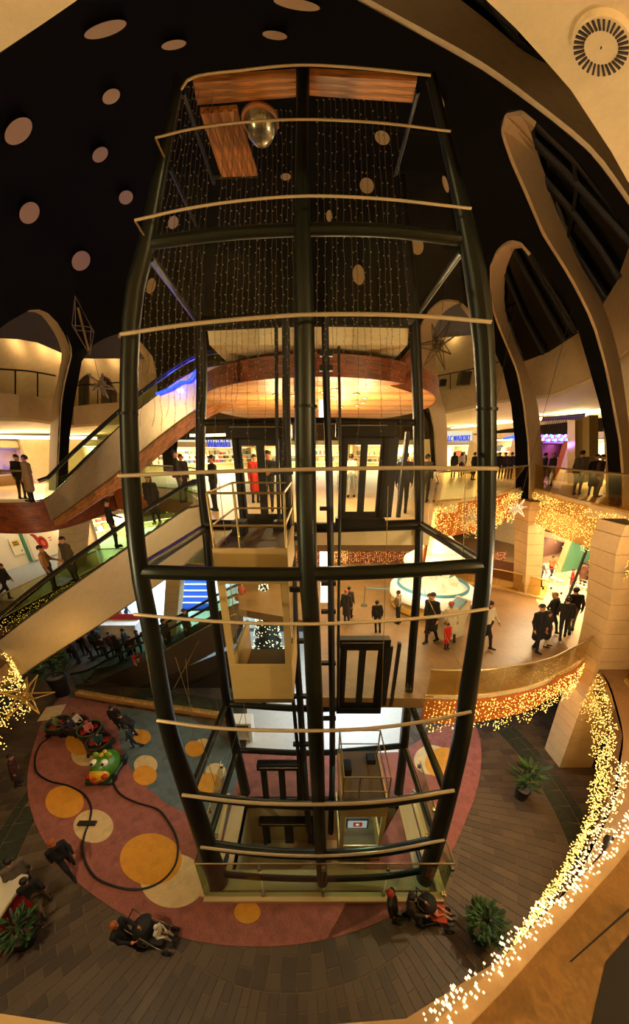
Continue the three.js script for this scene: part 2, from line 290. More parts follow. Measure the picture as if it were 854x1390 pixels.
archWindow(1, [[721, 160], [724, 194], [738, 244], [768, 322], [816, 417], [837, 383], [854, 335], [900, 395], [900, 300], [840, 300], [778, 222], [730, 172]], 1.13,
  [[[[721, 160], [725, 194], [738, 244], [768, 322], [816, 417]], .07], [[[724, 190], [770, 235], [830, 300], [870, 345]], .11], [[[737, 241], [780, 290], [820, 345], [840, 378]], .12], [[[768, 322], [790, 355], [822, 405]], .1], [[[728, 168], [780, 216], [860, 300]], .1], [[[778, 215], [783, 255], [776, 300], [770, 325]], .07]], 'tall dark raking window with heavy black mullions');
archWindow(2, [[706, 328], [690, 351], [683, 375], [684, 423], [696, 463], [708, 492], [745, 478], [785, 452], [768, 420], [744, 380], [720, 346]], 1.13,
  [[[[706, 328], [690, 351], [683, 375], [684, 423], [696, 463], [708, 492]], .07], [[[697, 341], [730, 400], [765, 464]], .09], [[[684, 367], [710, 430], [738, 481]], .09], [[[684, 423], [704, 414]], .05], [[[715, 342], [745, 395], [780, 452]], .08]], 'smaller dark arched window with slanting black mullions');
archWindow(3, [[610, 0], [660, 38], [706, 76], [776, 116], [827, 166], [860, 216], [900, 280], [900, 215], [854, 190], [800, 125], [735, 60], [690, 0], [640, -60], [560, -60]], 1.14,
  [[[[660, 0], [706, 60], [776, 112], [832, 165]], .06], [[[640, -10], [700, 40], [706, 76]], .05]], 'narrow strip of dark glazing under the cream ceiling');

// ------------------------------------------------------------------ near ceiling above the viewer, with an air outlet
const YC = EYE + 2.3;
const nearEdge = [[-300, 262], [-120, 152], [0, 71], [60, 31], [105, 0], [190, -52]].map(p => onY(p[0], p[1], YC));
const nearEdgeR = [[620, -50], [660, 0], [700, 38], [740, 82], [775, 122], [800, 160], [830, 206], [860, 260], [930, 380]].map(p => onY(p[0], p[1], YC));
{
  const pl = nearEdge.map(v => [v.x, v.z]); const pr = nearEdgeR.map(v => [v.x, v.z]);
  const poly = [[-14, 6], [pl[0][0] - .5, 6]].concat(pl, [[-.7, -2.0]], [[.3, -2.2]], pr, [[14, -7], [14, 6]]);
  struct('ceiling', slab(poly, YC, YC + .4), M.soffit, 'cream ceiling with a round air outlet');
  const c = onY(819, 53, YC), r = onY(779, 53, YC).distanceTo(c);
  const t = thing('ceiling_air_outlet', 'round cream ceiling air outlet with a ring of black slots', 'air vent', V(c.x, YC - .03, c.z));
  const at = (q, a) => { const v = onY(819 + Math.cos(a) * q, 53 + Math.sin(a) * q * 1.04, YC); return [v.x, v.z]; };
  const ringPl = (q, n = 48) => { const o = []; for (let i = 0; i < n; i++) o.push(at(q, i / n * Math.PI * 2)); return o; };
  part(t, 'plate', slab(ringPl(42), YC - .03, YC), M.soffit);
  for (let k = 0; k < 30; k++) { const a = k / 30 * Math.PI * 2, d = .042; part(t, 'slot', slab([at(23.5, a - d * 1.4 + .05), at(38, a - d + .0), at(38, a + d), at(23.5, a + d * 1.4 + .05)], YC - .035, YC - .029), M.black); }
  part(t, 'screw', slab(ringPl(1.2, 10), YC - .036, YC - .029), M.black);
}
// ------------------------------------------------------------------ third level: parapets, ceilings and back walls behind the arches
function band(name, label, top, bot, s, mat, th = .12, n = 18, fn = onCyl) { return struct(name, patchGeo(top, bot, s, th, n, fn), mat, label); }
// far right arch (O1)
band('wall_parapet', 'curved cream parapet below the tallest dark window wall', [[816, 415], [837, 383], [854, 335], [880, 290]], [[824, 500], [842, 487], [860, 470], [890, 440]], 1.14, M.plaster);
band('wall_gallery_right', 'cream gallery wall beside the thick rib above the tall clad column', [[820, 496], [842, 486], [870, 465], [900, 440]], [[830, 760], [850, 762], [880, 768], [930, 780]], 1.2, M.cream);
// O2
band('wall_parapet', 'curved cream parapet below the smaller dark window wall', [[708, 491], [745, 478], [785, 451], [806, 430]], [[704, 541], [751, 535], [786, 521], [820, 505]], 1.14, M.plaster);
band('ceiling_gallery_right', 'pale sloping ceiling of the pendant lamp gallery', [[702, 541], [751, 535], [786, 521], [822, 504]], [[700, 569], [735, 566], [780, 560], [826, 553]], [1.14, 1.6], M.soffit, .1);
band('wall_strip_right', 'pale wall strip below the broad light cove', [[590, 580], [640, 578], [690, 572], [735, 567], [780, 562], [826, 555]], [[590, 592], [640, 590], [690, 582], [735, 577], [780, 572], [826, 566]], 1.6, M.soffit, .1);
// O3
band('wall_parapet', 'cream parapet of the gallery with two black speakers on it', [[588, 535], [596, 532], [640, 523], [682, 512], [700, 506]], [[582, 562], [600, 560], [648, 550], [691, 542], [712, 538]], 1.13, M.plaster);
band('ceiling_gallery_middle', 'pale ceiling behind the low arch', [[582, 562], [600, 560], [648, 550], [691, 542], [706, 539]], [[585, 584], [612, 580], [650, 576], [690, 571], [706, 569]], [1.13, 1.6], M.soffit, .1);
band('wall_gallery_middle', 'tan gallery wall with a spot lamp behind the low arch', [[575, 452], [600, 446], [640, 441], [690, 432]], [[575, 545], [600, 540], [640, 530], [700, 515]], 1.4, M.plaster);
band('ceiling_lilac', 'dim upper ceiling behind the low arch', [[575, 395], [640, 395], [690, 400]], [[575, 458], [640, 452], [700, 440]], [1.35, 1.55], M.lilac, .1, 12, onShell);
// O4, O5
band('wall_parapet', 'curved cream parapet of the escalator side gallery below a glass rail', [[-120, 522], [0, 534], [40, 537], [75, 544]], [[-120, 558], [0, 567], [40, 568], [79, 575]], 1.13, M.plaster);
band('ceiling_gallery_left', 'pale ceiling of the escalator side gallery', [[-120, 558], [0, 567], [40, 568], [80, 574]], [[-120, 586], [0, 588], [40, 588], [80, 588]], [1.13, 1.7], M.soffit, .1);
band('wall_strip_left', 'pale wall strip below the long light cove', [[-120, 588], [0, 589], [80, 589], [120, 589], [240, 588]], [[-120, 609], [0, 608], [80, 607], [120, 606], [240, 604]], 1.7, M.soffit, .1);
band('wall_gallery_left', 'tan gallery wall with three spot lamps', [[-120, 445], [0, 449], [30, 454], [60, 462], [96, 474]], [[-120, 545], [0, 548], [90, 556]], 1.4, M.plaster);
band('wall_parapet', 'cream parapet behind the star beside the lift shaft', [[97, 552], [110, 550], [135, 548], [165, 546], [230, 540]], [[97, 577], [130, 575], [165, 573], [235, 570]], 1.13, M.plaster);
band('ceiling_gallery_inner', 'pale ceiling behind the metal escalator', [[94, 577], [130, 575], [165, 573], [240, 570]], [[94, 590], [130, 590], [240, 588]], [1.13, 1.7], M.soffit, .1);
// the inner gallery wall stands in pieces around two real door openings
for (const [l, top, bot] of [['narrow tan wall beside the rib beside the metal escalator', [[94, 492], [104, 486]], [[94, 562], [104, 560]]], ['tan wall over the narrow doorway', [[104, 486], [112, 482], [121, 478]], [[104, 518], [112, 510], [121, 507]]], ['tan wall between the two doorways', [[121, 478], [128, 476], [135, 477]], [[121, 559], [128, 559], [135, 558]]], ['tan wall over the pointed doorway', [[135, 477], [147, 478], [159, 480]], [[135, 507], [148, 515], [159, 535]]], ['tan wall beyond the pointed doorway', [[159, 480], [190, 481], [230, 482]], [[159, 557], [190, 553], [235, 548]]]])
  band('wall_gallery_inner', l, top, bot, 1.35, M.plaster, .12, 6);
band('ceiling_lilac', 'dim upper ceiling behind the escalator side arch', [[-60, 400], [40, 405], [110, 440], [160, 440], [230, 450]], [[-60, 452], [40, 458], [100, 484], [165, 484], [235, 486]], [1.4, 1.45], M.lilac, .1, 12, onShell);
// ------------------------------------------------------------------ glass lift shaft
const ZF = -5.0, ZR = -7.85, ZB = -4.72;
// scale (m per px) at a point
const mpp = v => { const d = v.clone().sub(EYEV); return (-d.y * sP - d.z * cP > 0 ? (-d.y * sP - d.z * cP) : 1) / FP; };
const zLine = (pts, z, n = 24) => resample(smooth(pts, 60), n).map(p => onZ(p[0], p[1], z));
const colTube = (pts, z, n = 26, seg = 14) => { const s = smooth(pts, n), v = s.map(p => onZ(p[0], p[1], z)); return tube(v, v.map((q, i) => mpp(q) * s[i][2] / 2), seg); };
const shaft = thing('glass_lift_shaft', 'tall dark steel and glass lift shaft rising through the hall', 'lift shaft', V(.2, 0, -6.4));
{
  const cols = [
    [[243, 105, 13], [228, 180, 14], [212, 260, 17], [197, 340, 20], [182, 400, 23], [175, 530, 23], [178, 650, 24], [189, 770, 23], [206, 860, 23], [221, 950, 23], [232, 1000, 23], [265, 1100, 25], [297, 1196, 26]],
    [[585, 105, 13], [603, 180, 14], [622, 260, 18], [637, 330, 24], [650, 400, 29], [659, 500, 26], [661, 640, 24], [658, 770, 22], [650, 840, 22], [634, 950, 24], [627, 1000, 23], [611, 1070, 23], [593, 1140, 22], [576, 1192, 22]],
    [[411, 95, 16], [410, 180, 17], [410, 260, 20], [411, 340, 24], [413, 430, 28], [415, 640, 29], [418, 770, 26], [423, 850, 24], [429, 1000, 22], [433, 1100, 18], [438, 1203, 14]]];
  for (const c of cols) part(shaft, 'column', colTube(c, ZF), M.steel);
  // collars on the columns
  for (const [x, y, w] of [[174, 562, 26], [661, 556, 28], [415, 552, 32]]) { const v = onZ(x, y, ZF), r = mpp(v) * w / 2; part(shaft, 'collar', new THREE.CylinderGeometry(r, r, .03, 18).translate(v.x, v.y, v.z), M.darkSteel); }
  part(shaft, 'column', colTube([[262, 240, 11], [265, 330, 13], [270, 430, 15], [274, 500, 15], [272, 640, 12], [280, 720, 11], [287, 800, 12], [301, 900, 12], [309, 960, 12], [317, 1000, 13], [334, 1078, 13]], ZR), M.darkSteel);
  part(shaft, 'column', colTube([[545, 240, 10], [553, 330, 13], [562, 430, 15], [567, 540, 14], [569, 640, 14], [569, 720, 11], [566, 800, 11], [558, 900, 11], [551, 990, 11], [541, 1076, 12]], ZR), M.darkSteel);
  // guide masts behind the middle
  for (const c of [[[388, 430, 11], [389, 560, 11], [391, 640, 11], [397, 760, 10], [402, 880, 10], [408, 960, 9], [414, 1060, 9], [420, 1130, 8]], [[375, 440, 5], [377, 640, 5], [384, 800, 5], [398, 950, 5], [408, 1060, 5]], [[441, 430, 10], [444, 560, 10], [447, 640, 10], [449, 760, 9], [450, 880, 9], [451, 960, 8], [451, 1060, 8], [449, 1130, 8]], [[460, 470, 4], [462, 640, 4], [460, 800, 4], [459, 960, 4]]]) part(shaft, 'guide_rail', colTube(c, -7.3, 18, 8), M.black);
  for (const y of [480, 500, 690, 792, 830, 900, 975]) part(shaft, 'rail_bracket', bar(onZ(y < 700 ? 434 : 436, y, -7.3), onZ(y < 700 ? 452 : 456, y, -7.3), .12, .08), M.black);
  for (const y of [640, 730, 800, 870, 945, 1010]) part(shaft, 'rail_bracket', bar(onZ(372 + (y - 640) * .07, y, -7.25), onZ(398 + (y - 640) * .07, y, -7.25), .12, .1), M.black);
  // ring beams
  const beam = (pts, z, r, m = M.steel) => part(shaft, 'ring_beam', tube(zLine(pts, z, 16), r, 12), m);
  beam([[203, 330], [300, 318], [410, 312], [520, 313], [628, 325]], ZF, .05);
  beam([[190, 776], [300, 779], [417, 779], [540, 775], [658, 767]], ZF, .115);
  beam([[258, 1079], [340, 1089], [431, 1094], [520, 1090], [608, 1076]], ZF, .1);
  beam([[280, 1146], [350, 1156], [434, 1160], [520, 1155], [592, 1141]], ZF, .13);
  beam([[296, 1186], [360, 1191], [438, 1193], [520, 1190], [578, 1181]], ZF, .08, M.darkSteel);
  beam([[272, 440], [420, 434], [562, 436]], ZR, .1, M.darkSteel);
  beam([[276, 574], [420, 571], [568, 574]], ZR, .06, M.darkSteel);
  beam([[279, 712], [420, 716], [569, 712]], ZR, .12, M.darkSteel);
  beam([[307, 955], [430, 962], [556, 952]], ZR, .11, M.darkSteel);
  beam([[322, 1018], [430, 1022], [549, 1012]], ZR, .1, M.darkSteel);
  const sideBeam = (a, b, r) => part(shaft, 'side_beam', tube([onZ(a[0], a[1], ZF), onZ((a[0] + b[0]) / 2, (a[1] + b[1]) / 2, (ZF + ZR) / 2 - .15), onZ(b[0], b[1], ZR)], r, 10), M.steel);
  sideBeam([203, 348], [268, 436], .045); sideBeam([628, 338], [564, 430], .045);
  sideBeam([192, 772], [279, 716], .09); sideBeam([655, 764], [570, 712], .09);
  sideBeam([258, 1080], [307, 955], .1); sideBeam([606, 1076], [556, 952], .1);
  sideBeam([282, 1146], [322, 1018], .09); sideBeam([591, 1141], [549, 1012], .09);
  sideBeam([300, 1190], [334, 1076], .07); sideBeam([577, 1187], [541, 1074], .07);
  // thin rails that carry the glass
  const railPx = [[[246, 122], [257, 107], [330, 95], [410, 88], [500, 93], [585, 102]], [[211, 187], [260, 175], [340, 165], [420, 162], [520, 167], [612, 178]], [[183, 299], [260, 282], [340, 271], [420, 266], [520, 270], [640, 283]], [[163, 454], [250, 441], [340, 432], [420, 427], [520, 427], [600, 431], [667, 437]], [[160, 646], [300, 640], [420, 637], [560, 635], [676, 636]], [[182, 834], [300, 844], [420, 847], [520, 843], [600, 836], [663, 826]], [[213, 978], [290, 988], [400, 992], [500, 989], [590, 977], [640, 966]], [[247, 1079], [330, 1089], [420, 1092], [520, 1088], [617, 1073]], [[272, 1150], [340, 1158], [430, 1162], [520, 1156], [604, 1140]]];
  const railW = [2.5, 2.5, 3, 4.5, 5, 5, 5, 5, 4];
  railPx.forEach((r, i) => { const v = zLine(r, ZB, 24); part(shaft, 'glazing_rail', tube(v, v.map(q => mpp(q) * railW[i] / 2), 8), M.paleMetal, 'thin pale metal rail'); });
  for (const i of [1, 2]) { const e = railPx[i][0], v = onZ(e[0], e[1], ZB); part(shaft, 'rail_hook', rod(v, v.clone().add(V(.02, -.05, -.12)), .01, 6), M.brass); }
  // glass panes between the rails, one to each side of the middle column
  for (let i = 0; i < railPx.length - 1; i++) {
    const lo = resample(smooth(railPx[i + 1], 50), 17), hi = resample(smooth(railPx[i], 50), 17);
    for (const [a, b] of [[1, 8], [9, 15]]) part(shaft, 'glass_pane', sheetThin(hi.slice(a, b + 1).map(p => onZ(p[0], p[1], ZB - .03)), lo.slice(a, b + 1).map(p => onZ(p[0], p[1], ZB - .03))), M.glass);
  }
  // base: glass guard with clamps, curb
  const gb = [onY(275, 1190, 0), onY(300, 1207, 0), onY(437, 1213, 0), onY(590, 1199, 0), onY(606, 1180, 0)];
  const f0 = V(-3.05, 0, -4.62), f1 = V(3.55, 0, -4.62), r0 = V(-3.15, 0, -7.75), r1 = V(3.55, 0, -7.75);
  for (const [a, b] of [[f0, f1], [f0, r0], [f1, r1]]) {
    part(shaft, 'curb', bar(a.clone().setY(.06), b.clone().setY(.06), .22, .12), M.creamClad);
    const k = a === f0 && b === f1 ? 4 : 2;
    for (let i = 0; i < k; i++) {
      const p = a.clone().lerp(b, (i + .01) / k), q = a.clone().lerp(b, (i + .99) / k);
      const gp = part(shaft, 'guard_pane', sheetThin([p.clone().setY(1.75), q.clone().setY(1.75)], [p.clone().setY(.12), q.clone().setY(.12)]), M.greenGlass);
      part(gp, 'pane_clamp', box(q.x - .05, q.x + .05, 1.5, 1.62, q.z - .05, q.z + .05, .01), M.chrome);
      part(gp, 'pane_clamp', box(q.x - .05, q.x + .05, .2, .32, q.z - .05, q.z + .05, .01), M.chrome);
    }
    part(shaft, 'guard_rail', rod(a.clone().setY(1.78), b.clone().setY(1.78), .02, 8), M.brass);
  }
  // pale pit kerb seen through the guard
  part(shaft, 'pit_rim', [box(-2.75, 3.25, -.01, .05, -5.32, -4.8), box(-2.9, -2.45, -.01, .05, -7.7, -5.3), box(2.95, 3.4, -.01, .05, -7.7, -5.3)], M.plaster);
  // head of the shaft: timber lined ceiling with a mirror dome, frame
  const yT = onZ(420, 103, ZF).y;
  const q = (x, y) => { const v = onY(x, y, yT); return v; };
  const plankStrip = (name, a, b, c, d, n, mat) => { for (let i = 0; i < n; i++) { const t0 = i / n + .008, t1 = (i + 1) / n - .008; const A = [a.clone().lerp(d, t0), b.clone().lerp(c, t0)], B = [a.clone().lerp(d, t1), b.clone().lerp(c, t1)]; part(shaft, name, sheet(A, B, .04, 1), mat); } };
  plankStrip('ceiling_plank', q(262, 112), q(402, 103), q(402, 132), q(268, 143), 3, M.wood);
  plankStrip('ceiling_plank', q(420, 102), q(566, 110), q(560, 140), q(420, 130), 3, M.wood);
  plankStrip('ceiling_plank', q(271, 146), q(300, 234), q(350, 232), q(322, 142), 4, M.wood);
  const dm = q(353, 158);
  const mdm = part(shaft, 'mirror_dome', new THREE.SphereGeometry(.17, 24, 12, 0, Math.PI * 2, Math.PI / 2, Math.PI / 2).translate(dm.x, dm.y - .02, dm.z), M.chrome, 'half round shiny dome');
  part(mdm, 'dome_rim', lathe([[.16, 0], [.19, 0], [.19, -.03], [.16, -.03], [.16, 0]], 28, V(dm.x, dm.y - .01, dm.z)), M.wood);
  for (const p of [[[248, 120], [290, 245]], [[568, 118], [538, 232]], [[230, 225], [268, 310]], [[290, 236], [350, 234]]]) part(shaft, 'top_frame', rod(q(p[0][0], p[0][1]).setY(yT - .02), p[0][0] === 230 ? onZ(p[1][0], p[1][1], ZR) : q(p[1][0], p[1][1]).setY(yT - .02), .022, 6), M.steel);
  // hanging stay cables
  for (const [a, b] of [[[238, 892], [292, 1065]], [[252, 895], [262, 1000]], [[270, 870], [236, 935]], [[330, 965], [302, 1060]], [[575, 800], [640, 935]], [[632, 640], [628, 780]], [[420, 860], [437, 1200]], [[527, 660], [518, 960]], [[297, 650], [336, 1000]]]) part(shaft, 'stay_cable', rod(onZ(a[0], a[1], -5.6), onZ(b[0], b[1], -5.6), .006, 5), M.brass);
}
function sheetThin(A, B) {  // one pane of glass
  const pos = [], idx = [], n = A.length; for (let i = 0; i < n; i++) { pos.push(A[i].x, A[i].y, A[i].z, B[i].x, B[i].y, B[i].z); if (i) { const k = 2 * i; idx.push(k - 2, k - 1, k, k, k - 1, k + 1); } }
  const g = new THREE.BufferGeometry(); g.setAttribute('position', new THREE.Float32BufferAttribute(pos, 3)); g.setIndex(idx); g.computeVertexNormals(); return g;
}
// ------------------------------------------------------------------ lift cars
function liftCar(label, x0, x1, y0, y1, z0, z1, glassTop, glassBot, railH, open) {
  const t = thing('lift_car', label, 'lift', V((x0 + x1) / 2, y0, (z0 + z1) / 2));
  const d = .05;
  part(t, 'car_floor', box(x0, x1, y0, y0 + .12, z0, z1, .01), M.cabinDark);
  part(t, 'lower_panel', [box(x0, x1, y0 + .1, glassBot, z1 - d, z1, .01), box(x0, x0 + d, y0 + .1, glassBot, z0, z1 - d), box(x1 - d, x1, y0 + .1, glassBot, z0, z1 - d)], M.cabin);
  part(t, 'upper_panel', [box(x0, x1, glassTop, y1, z1 - d, z1, .01), box(x0, x0 + d, glassTop, y1, z0, z1 - d), box(x1 - d, x1, glassTop, y1, z0, z1 - d)], M.cabin);
  part(t, 'roof_deck', box(x0 + d, x1 - d, y1 - .12, y1 - .04, z0, z1 - d), M.cabinDark);
  for (const x of [x0, x1 - .13]) part(t, 'corner_post', box(x, x + .13, glassBot, glassTop, z1 - .06, z1, .01), M.cabin);
  part(t, 'glass_front', sheetThin([V(x0 + .1, glassTop, z1 - .03), V(x1 - .1, glassTop, z1 - .03)], [V(x0 + .1, glassBot, z1 - .03), V(x1 - .1, glassBot, z1 - .03)]), M.glass);
  for (const x of [x0 + .02, x1 - .02]) part(t, 'glass_side', sheetThin([V(x, glassTop, z1 - .1), V(x, glassTop, z0)], [V(x, glassBot, z1 - .1), V(x, glassBot, z0)]), M.glass);
  // maintenance rail on the roof
  const pts = [[x0 + .03, z1 - .05], [x1 - .03, z1 - .05], [x1 - .03, z0 + .1], [x0 + .03, z0 + .1]];
  for (let i = 0; i < 4; i++) {
    const a = pts[i], b = pts[(i + 1) % 4];
    part(t, 'roof_post', rod(V(a[0], y1 - .05, a[1]), V(a[0], y1 + railH, a[1]), .022, 6), M.brass);
    for (const k of [1, .42]) part(t, 'roof_rail', rod(V(a[0], y1 + railH * k, a[1]), V(b[0], y1 + railH * k, b[1]), .02, 6), M.brass);
  }
  part(t, 'roof_post', rod(V(x0 + .45, y1 - .05, z1 - .05), V(x0 + .45, y1 + railH, z1 - .05), .018, 6), M.brass);
  part(t, 'roof_machine', [box(x0 + .1, x0 + .35, y1 - .05, y1 + .22, z0 + .5, z0 + .9, .02), box(x1 - .4, x1 - .15, y1 - .05, y1 + .15, z0 + .2, z0 + .5, .02)], M.black);
  part(t, 'buffer_frame', [box(x0 + .15, x1 - .2, y0 - .14, y0, z0 + .1, z1 - .2), box(x0 + .5, x0 + .6, y0 - .3, y0, z1 - .5, z1 - .3)], M.black);
  return t;
}
const carA = liftCar('tan lift car with glass front and roof railing between two levels', -1.68, -.44, 6.36, 9.62, -7.35, -5.4, 9.0, 7.32, .84);
const carB = liftCar('tan lift car standing at the bottom of the shaft', .72, 1.98, -.05, 2.75, -7.35, -5.6, 2.15, .75, .95);
{ // lit display inside the lower car
  const t = thing('lift_notice_board', 'small lit red and white notice inside the lower lift car', 'notice', V(1.35, .4, -6.35));
  part(t, 'frame', box(1.0, 1.7, .4, .85, -6.38, -6.33, .01), M.darkSteel);
  part(t, 'picture', box(1.05, 1.65, .45, .8, -6.33, -6.32), glow(0xcfd6d8, .5)); part(t, 'emblem', box(1.22, 1.5, .52, .73, -6.32, -6.312), glow(0xb01408, .6)); part(t, 'mark', box(1.3, 1.4, .59, .67, -6.312, -6.306), glow(0xf4efe6, .7));
  lampPoint(1.35, 2.0, -6.4, 0xd8ffd8, 3, 3);
}
// ------------------------------------------------------------------ landing doors at the back of the shaft
function landingDoor(label, px, zr, wide = true) {
  // px: [xl,xr,ytop,ybottom] of the door leaves; frame around
  const a = onZ(px[0], px[3], zr), b = onZ(px[1], px[3], zr), yT = onZ((px[0] + px[1]) / 2, px[2], zr).y, y0 = a.y;
  const t = thing('lift_landing_door', label, 'lift door', V((a.x + b.x) / 2, y0, zr));
  const f = .09, w = b.x - a.x, m = (a.x + b.x) / 2;
  for (const x of [a.x - f, b.x]) part(t, 'jamb', box(x, x + f, y0, yT + f, zr - .08, zr + .08), M.darkSteel);
  part(t, 'head', box(a.x - f - .1, b.x + f + .1, yT, yT + .26, zr - .12, zr + .14, .02), M.darkSteel);
  part(t, 'sill', box(a.x - f - .05, b.x + f + .05, y0 - .2, y0, zr - .12, zr + .16, .02), M.darkSteel);
  part(t, 'door_gear', rod(V(a.x - f, yT + .2, zr + .18), V(b.x, yT + .2, zr + .18), .018, 6), M.chrome);
  for (const [x0, x1] of [[a.x, m], [m, b.x]]) {
    const st = w * .09;
    const lf = part(t, 'leaf_frame', [box(x0, x0 + st, y0, yT, zr - .03, zr + .03), box(x1 - st, x1, y0, yT, zr - .03, zr + .03), box(x0 + st, x1 - st, y0, y0 + .12, zr - .03, zr + .03), box(x0 + st, x1 - st, yT - .12, yT, zr - .03, zr + .03)], M.black);
    part(lf, 'leaf_glass', sheetThin([V(x0 + st, yT - .12, zr), V(x1 - st, yT - .12, zr)], [V(x0 + st, y0 + .12, zr), V(x1 - st, y0 + .12, zr)]), M.glass);
  }
  if (wide) { // side light to the right
    part(t, 'side_post', box(b.x + f + .32, b.x + f + .4, y0, yT + .1, zr - .06, zr + .06), M.black);
    part(t, 'side_panel', box(b.x + f, b.x + f + .2, y0, yT, zr - .04, zr + .04), M.black);
    part(t, 'side_glass', sheetThin([V(b.x + f + .4, yT, zr), V(b.x + f + .9, yT, zr)], [V(b.x + f + .4, y0, zr), V(b.x + f + .9, y0, zr)]), M.glass);
  }
  return t;
}
landingDoor('dark framed two leaf glass lift door on the upper level', [464, 513, 594, 702], -7.7);
landingDoor('dark framed two leaf glass lift door on the middle level', [463, 510, 877, 957], -7.55);
landingDoor('dark framed lift door behind the railing of the raised car', [332, 388, 596, 705], -7.7, false);
landingDoor('dark framed lift door at ground level beside the lower car', [362, 408, 1042, 1087], -7.62, false);
landingDoor('small dark framed lift door down in the pit', [364, 424, 1117, 1158], -7.5, false);
// ------------------------------------------------------------------ ground floor: pavers, carpet
const G0 = (x, y) => onY(x, y, 0);
const carpetPx = [[84, 944], [72, 958], [60, 975], [45, 1015], [37, 1060], [45, 1110], [75, 1165], [120, 1210], [200, 1258], [280, 1280], [360, 1285], [430, 1278], [500, 1258], [560, 1225], [600, 1180], [630, 1120], [648, 1070], [653, 1040], [652, 1005], [640, 978], [600, 985], [545, 1021], [430, 1025], [332, 1021], [260, 975], [165, 960]];
const carpetPl = smooth(carpetPx.slice(0, 21), 60).map(p => G0(p[0], p[1])).concat(carpetPx.slice(21).map(p => G0(p[0], p[1]))).map(v => [v.x, v.z]);
function inside(p, poly) { let c = false; for (let i = 0, j = poly.length - 1; i < poly.length; j = i++) { const a = poly[i], b = poly[j]; if ((a[1] > p[1]) !== (b[1] > p[1]) && p[0] < (b[0] - a[0]) * (p[1] - a[1]) / (b[1] - a[1]) + a[0]) c = !c; } return c; }
function toPx(v) { const d = v.clone().sub(EYEV); const yy = d.y * cP - d.z * sP, zz = -(d.y * sP + d.z * cP); return [PPX + FP * d.x / zz, PPY - FP * yy / zz, zz]; }
const paving = new THREE.Group(); paving.name = 'paving'; paving.userData = { kind: 'structure', label: 'dark brown brick paving laid in rings on the ground floor', category: 'paving' }; scene.add(paving);
{
  const cx = -.6, cz = -8.6, list = [], R = seeded(41);
  const mats = [0x493d31, 0x514434, 0x42382d, 0x574938].map(c => std(c, { roughness: .5, bumpMap: null }));
  const green = std(0xffffff, { map: mottled(58, 62, 50, .3), roughness: .13 });
  const unit = new THREE.BoxGeometry(1, 1, 1);
  // bands of rows: within a band the columns run on, every other one shifted by half a paver
  const rows = []; for (const [r0, m, ring] of [[2.6, 5], [5.8, 5], [9.0, 1.5, 1], [9.96, 5], [13.16, 6], [17, 6]]) { const n = 2 * Math.round(Math.PI * (r0 + m * .32) / (ring ? .62 : .27)); for (let k = 0; k < n; k++) { const sh = k % 2; for (let j = 0; j < m + (sh && !ring ? 1 : 0); j++) { let a0 = r0 + (j - (sh && !ring ? .5 : 0)) * .64, a1 = a0 + .64; a0 = Math.max(a0, r0); a1 = Math.min(a1, r0 + m * .64); if (a1 - a0 > .1) rows.push([(a0 + a1) / 2, a1 - a0 - .028, (k + .5) / n * Math.PI * 2, n, ring]); } } }
  {
    for (const [rr, len, a, n, ring] of rows) {
      const x = cx + Math.cos(a) * rr, z = cz + Math.sin(a) * rr;
      if (z > 2 || z < -14.2 || x < -15 || x > 14.5) continue;
      if (x > -3.4 && x < 3.8 && z > -8.2 && z < -4.4) continue;
      const L = .31; const corners = [[-L, 0], [L, 0], [0, .14], [0, -.14]].map(([u, v]) => [x + Math.cos(a) * u - Math.sin(a) * v, z + Math.sin(a) * u + Math.cos(a) * v]);
      if (inside([x, z], carpetPl) && corners.every(c => inside(c, carpetPl))) continue;
      const p = toPx(V(x, 0, z)); const vis = p[2] > 0 && p[0] > -30 && p[0] < 884 && p[1] > 700 && p[1] < 1420;
      if (!vis) continue;
      list.push({ x, z, a, w: 2 * Math.PI * rr / n - .026, len, m: ring ? green : mats[Math.floor(R() * 4)], px: 1 / p[2] ** 2 + (p[1] < 1300 && p[0] > 0 && p[0] < 854 ? 1 : 0), dy: R() * .003, ring });
    }
  }
  list.sort((u, v) => v.px - u.px);
  list.slice(0, 300).forEach(q => { const m = geoMesh(unit, q.m); m.name = 'paver'; m.scale.set(q.len, .02, q.w); m.position.set(q.x, -.009 + q.dy * .3, q.z); m.rotation.y = -q.a; paving.add(m); });
  for (const mt of [...mats, green]) {
    const gs = list.slice(300).filter(q => q.m === mt).map(q => { const g = new THREE.BoxGeometry(q.len, .02, q.w); g.rotateY(-q.a); return g.translate(q.x, -.009 + q.dy * .3, q.z); });
    if (gs.length) { const m = geoMesh(mergeGeometries(gs), mt); m.name = 'pavers'; m.userData.kind = 'stuff'; paving.add(m); }
  }
}
struct('floor_rear', [box(-44, 44, -.02, -.006, -56, -14.2), box(-44, -15, -.02, -.006, -14.2, 9), box(14.5, 44, -.02, -.006, -14.2, 9)], M.greyFloor, 'smooth grey rear part of the ground floor');
struct('floor_bright', slab([[-2.8, -9.5], [3.4, -9.5], [6.5, -20], [-4.5, -20]], -.006, .004), std(0xffffff, { map: mottled(206, 202, 194, .08), roughness: .35 }), 'pale polished floor behind the lift shaft');
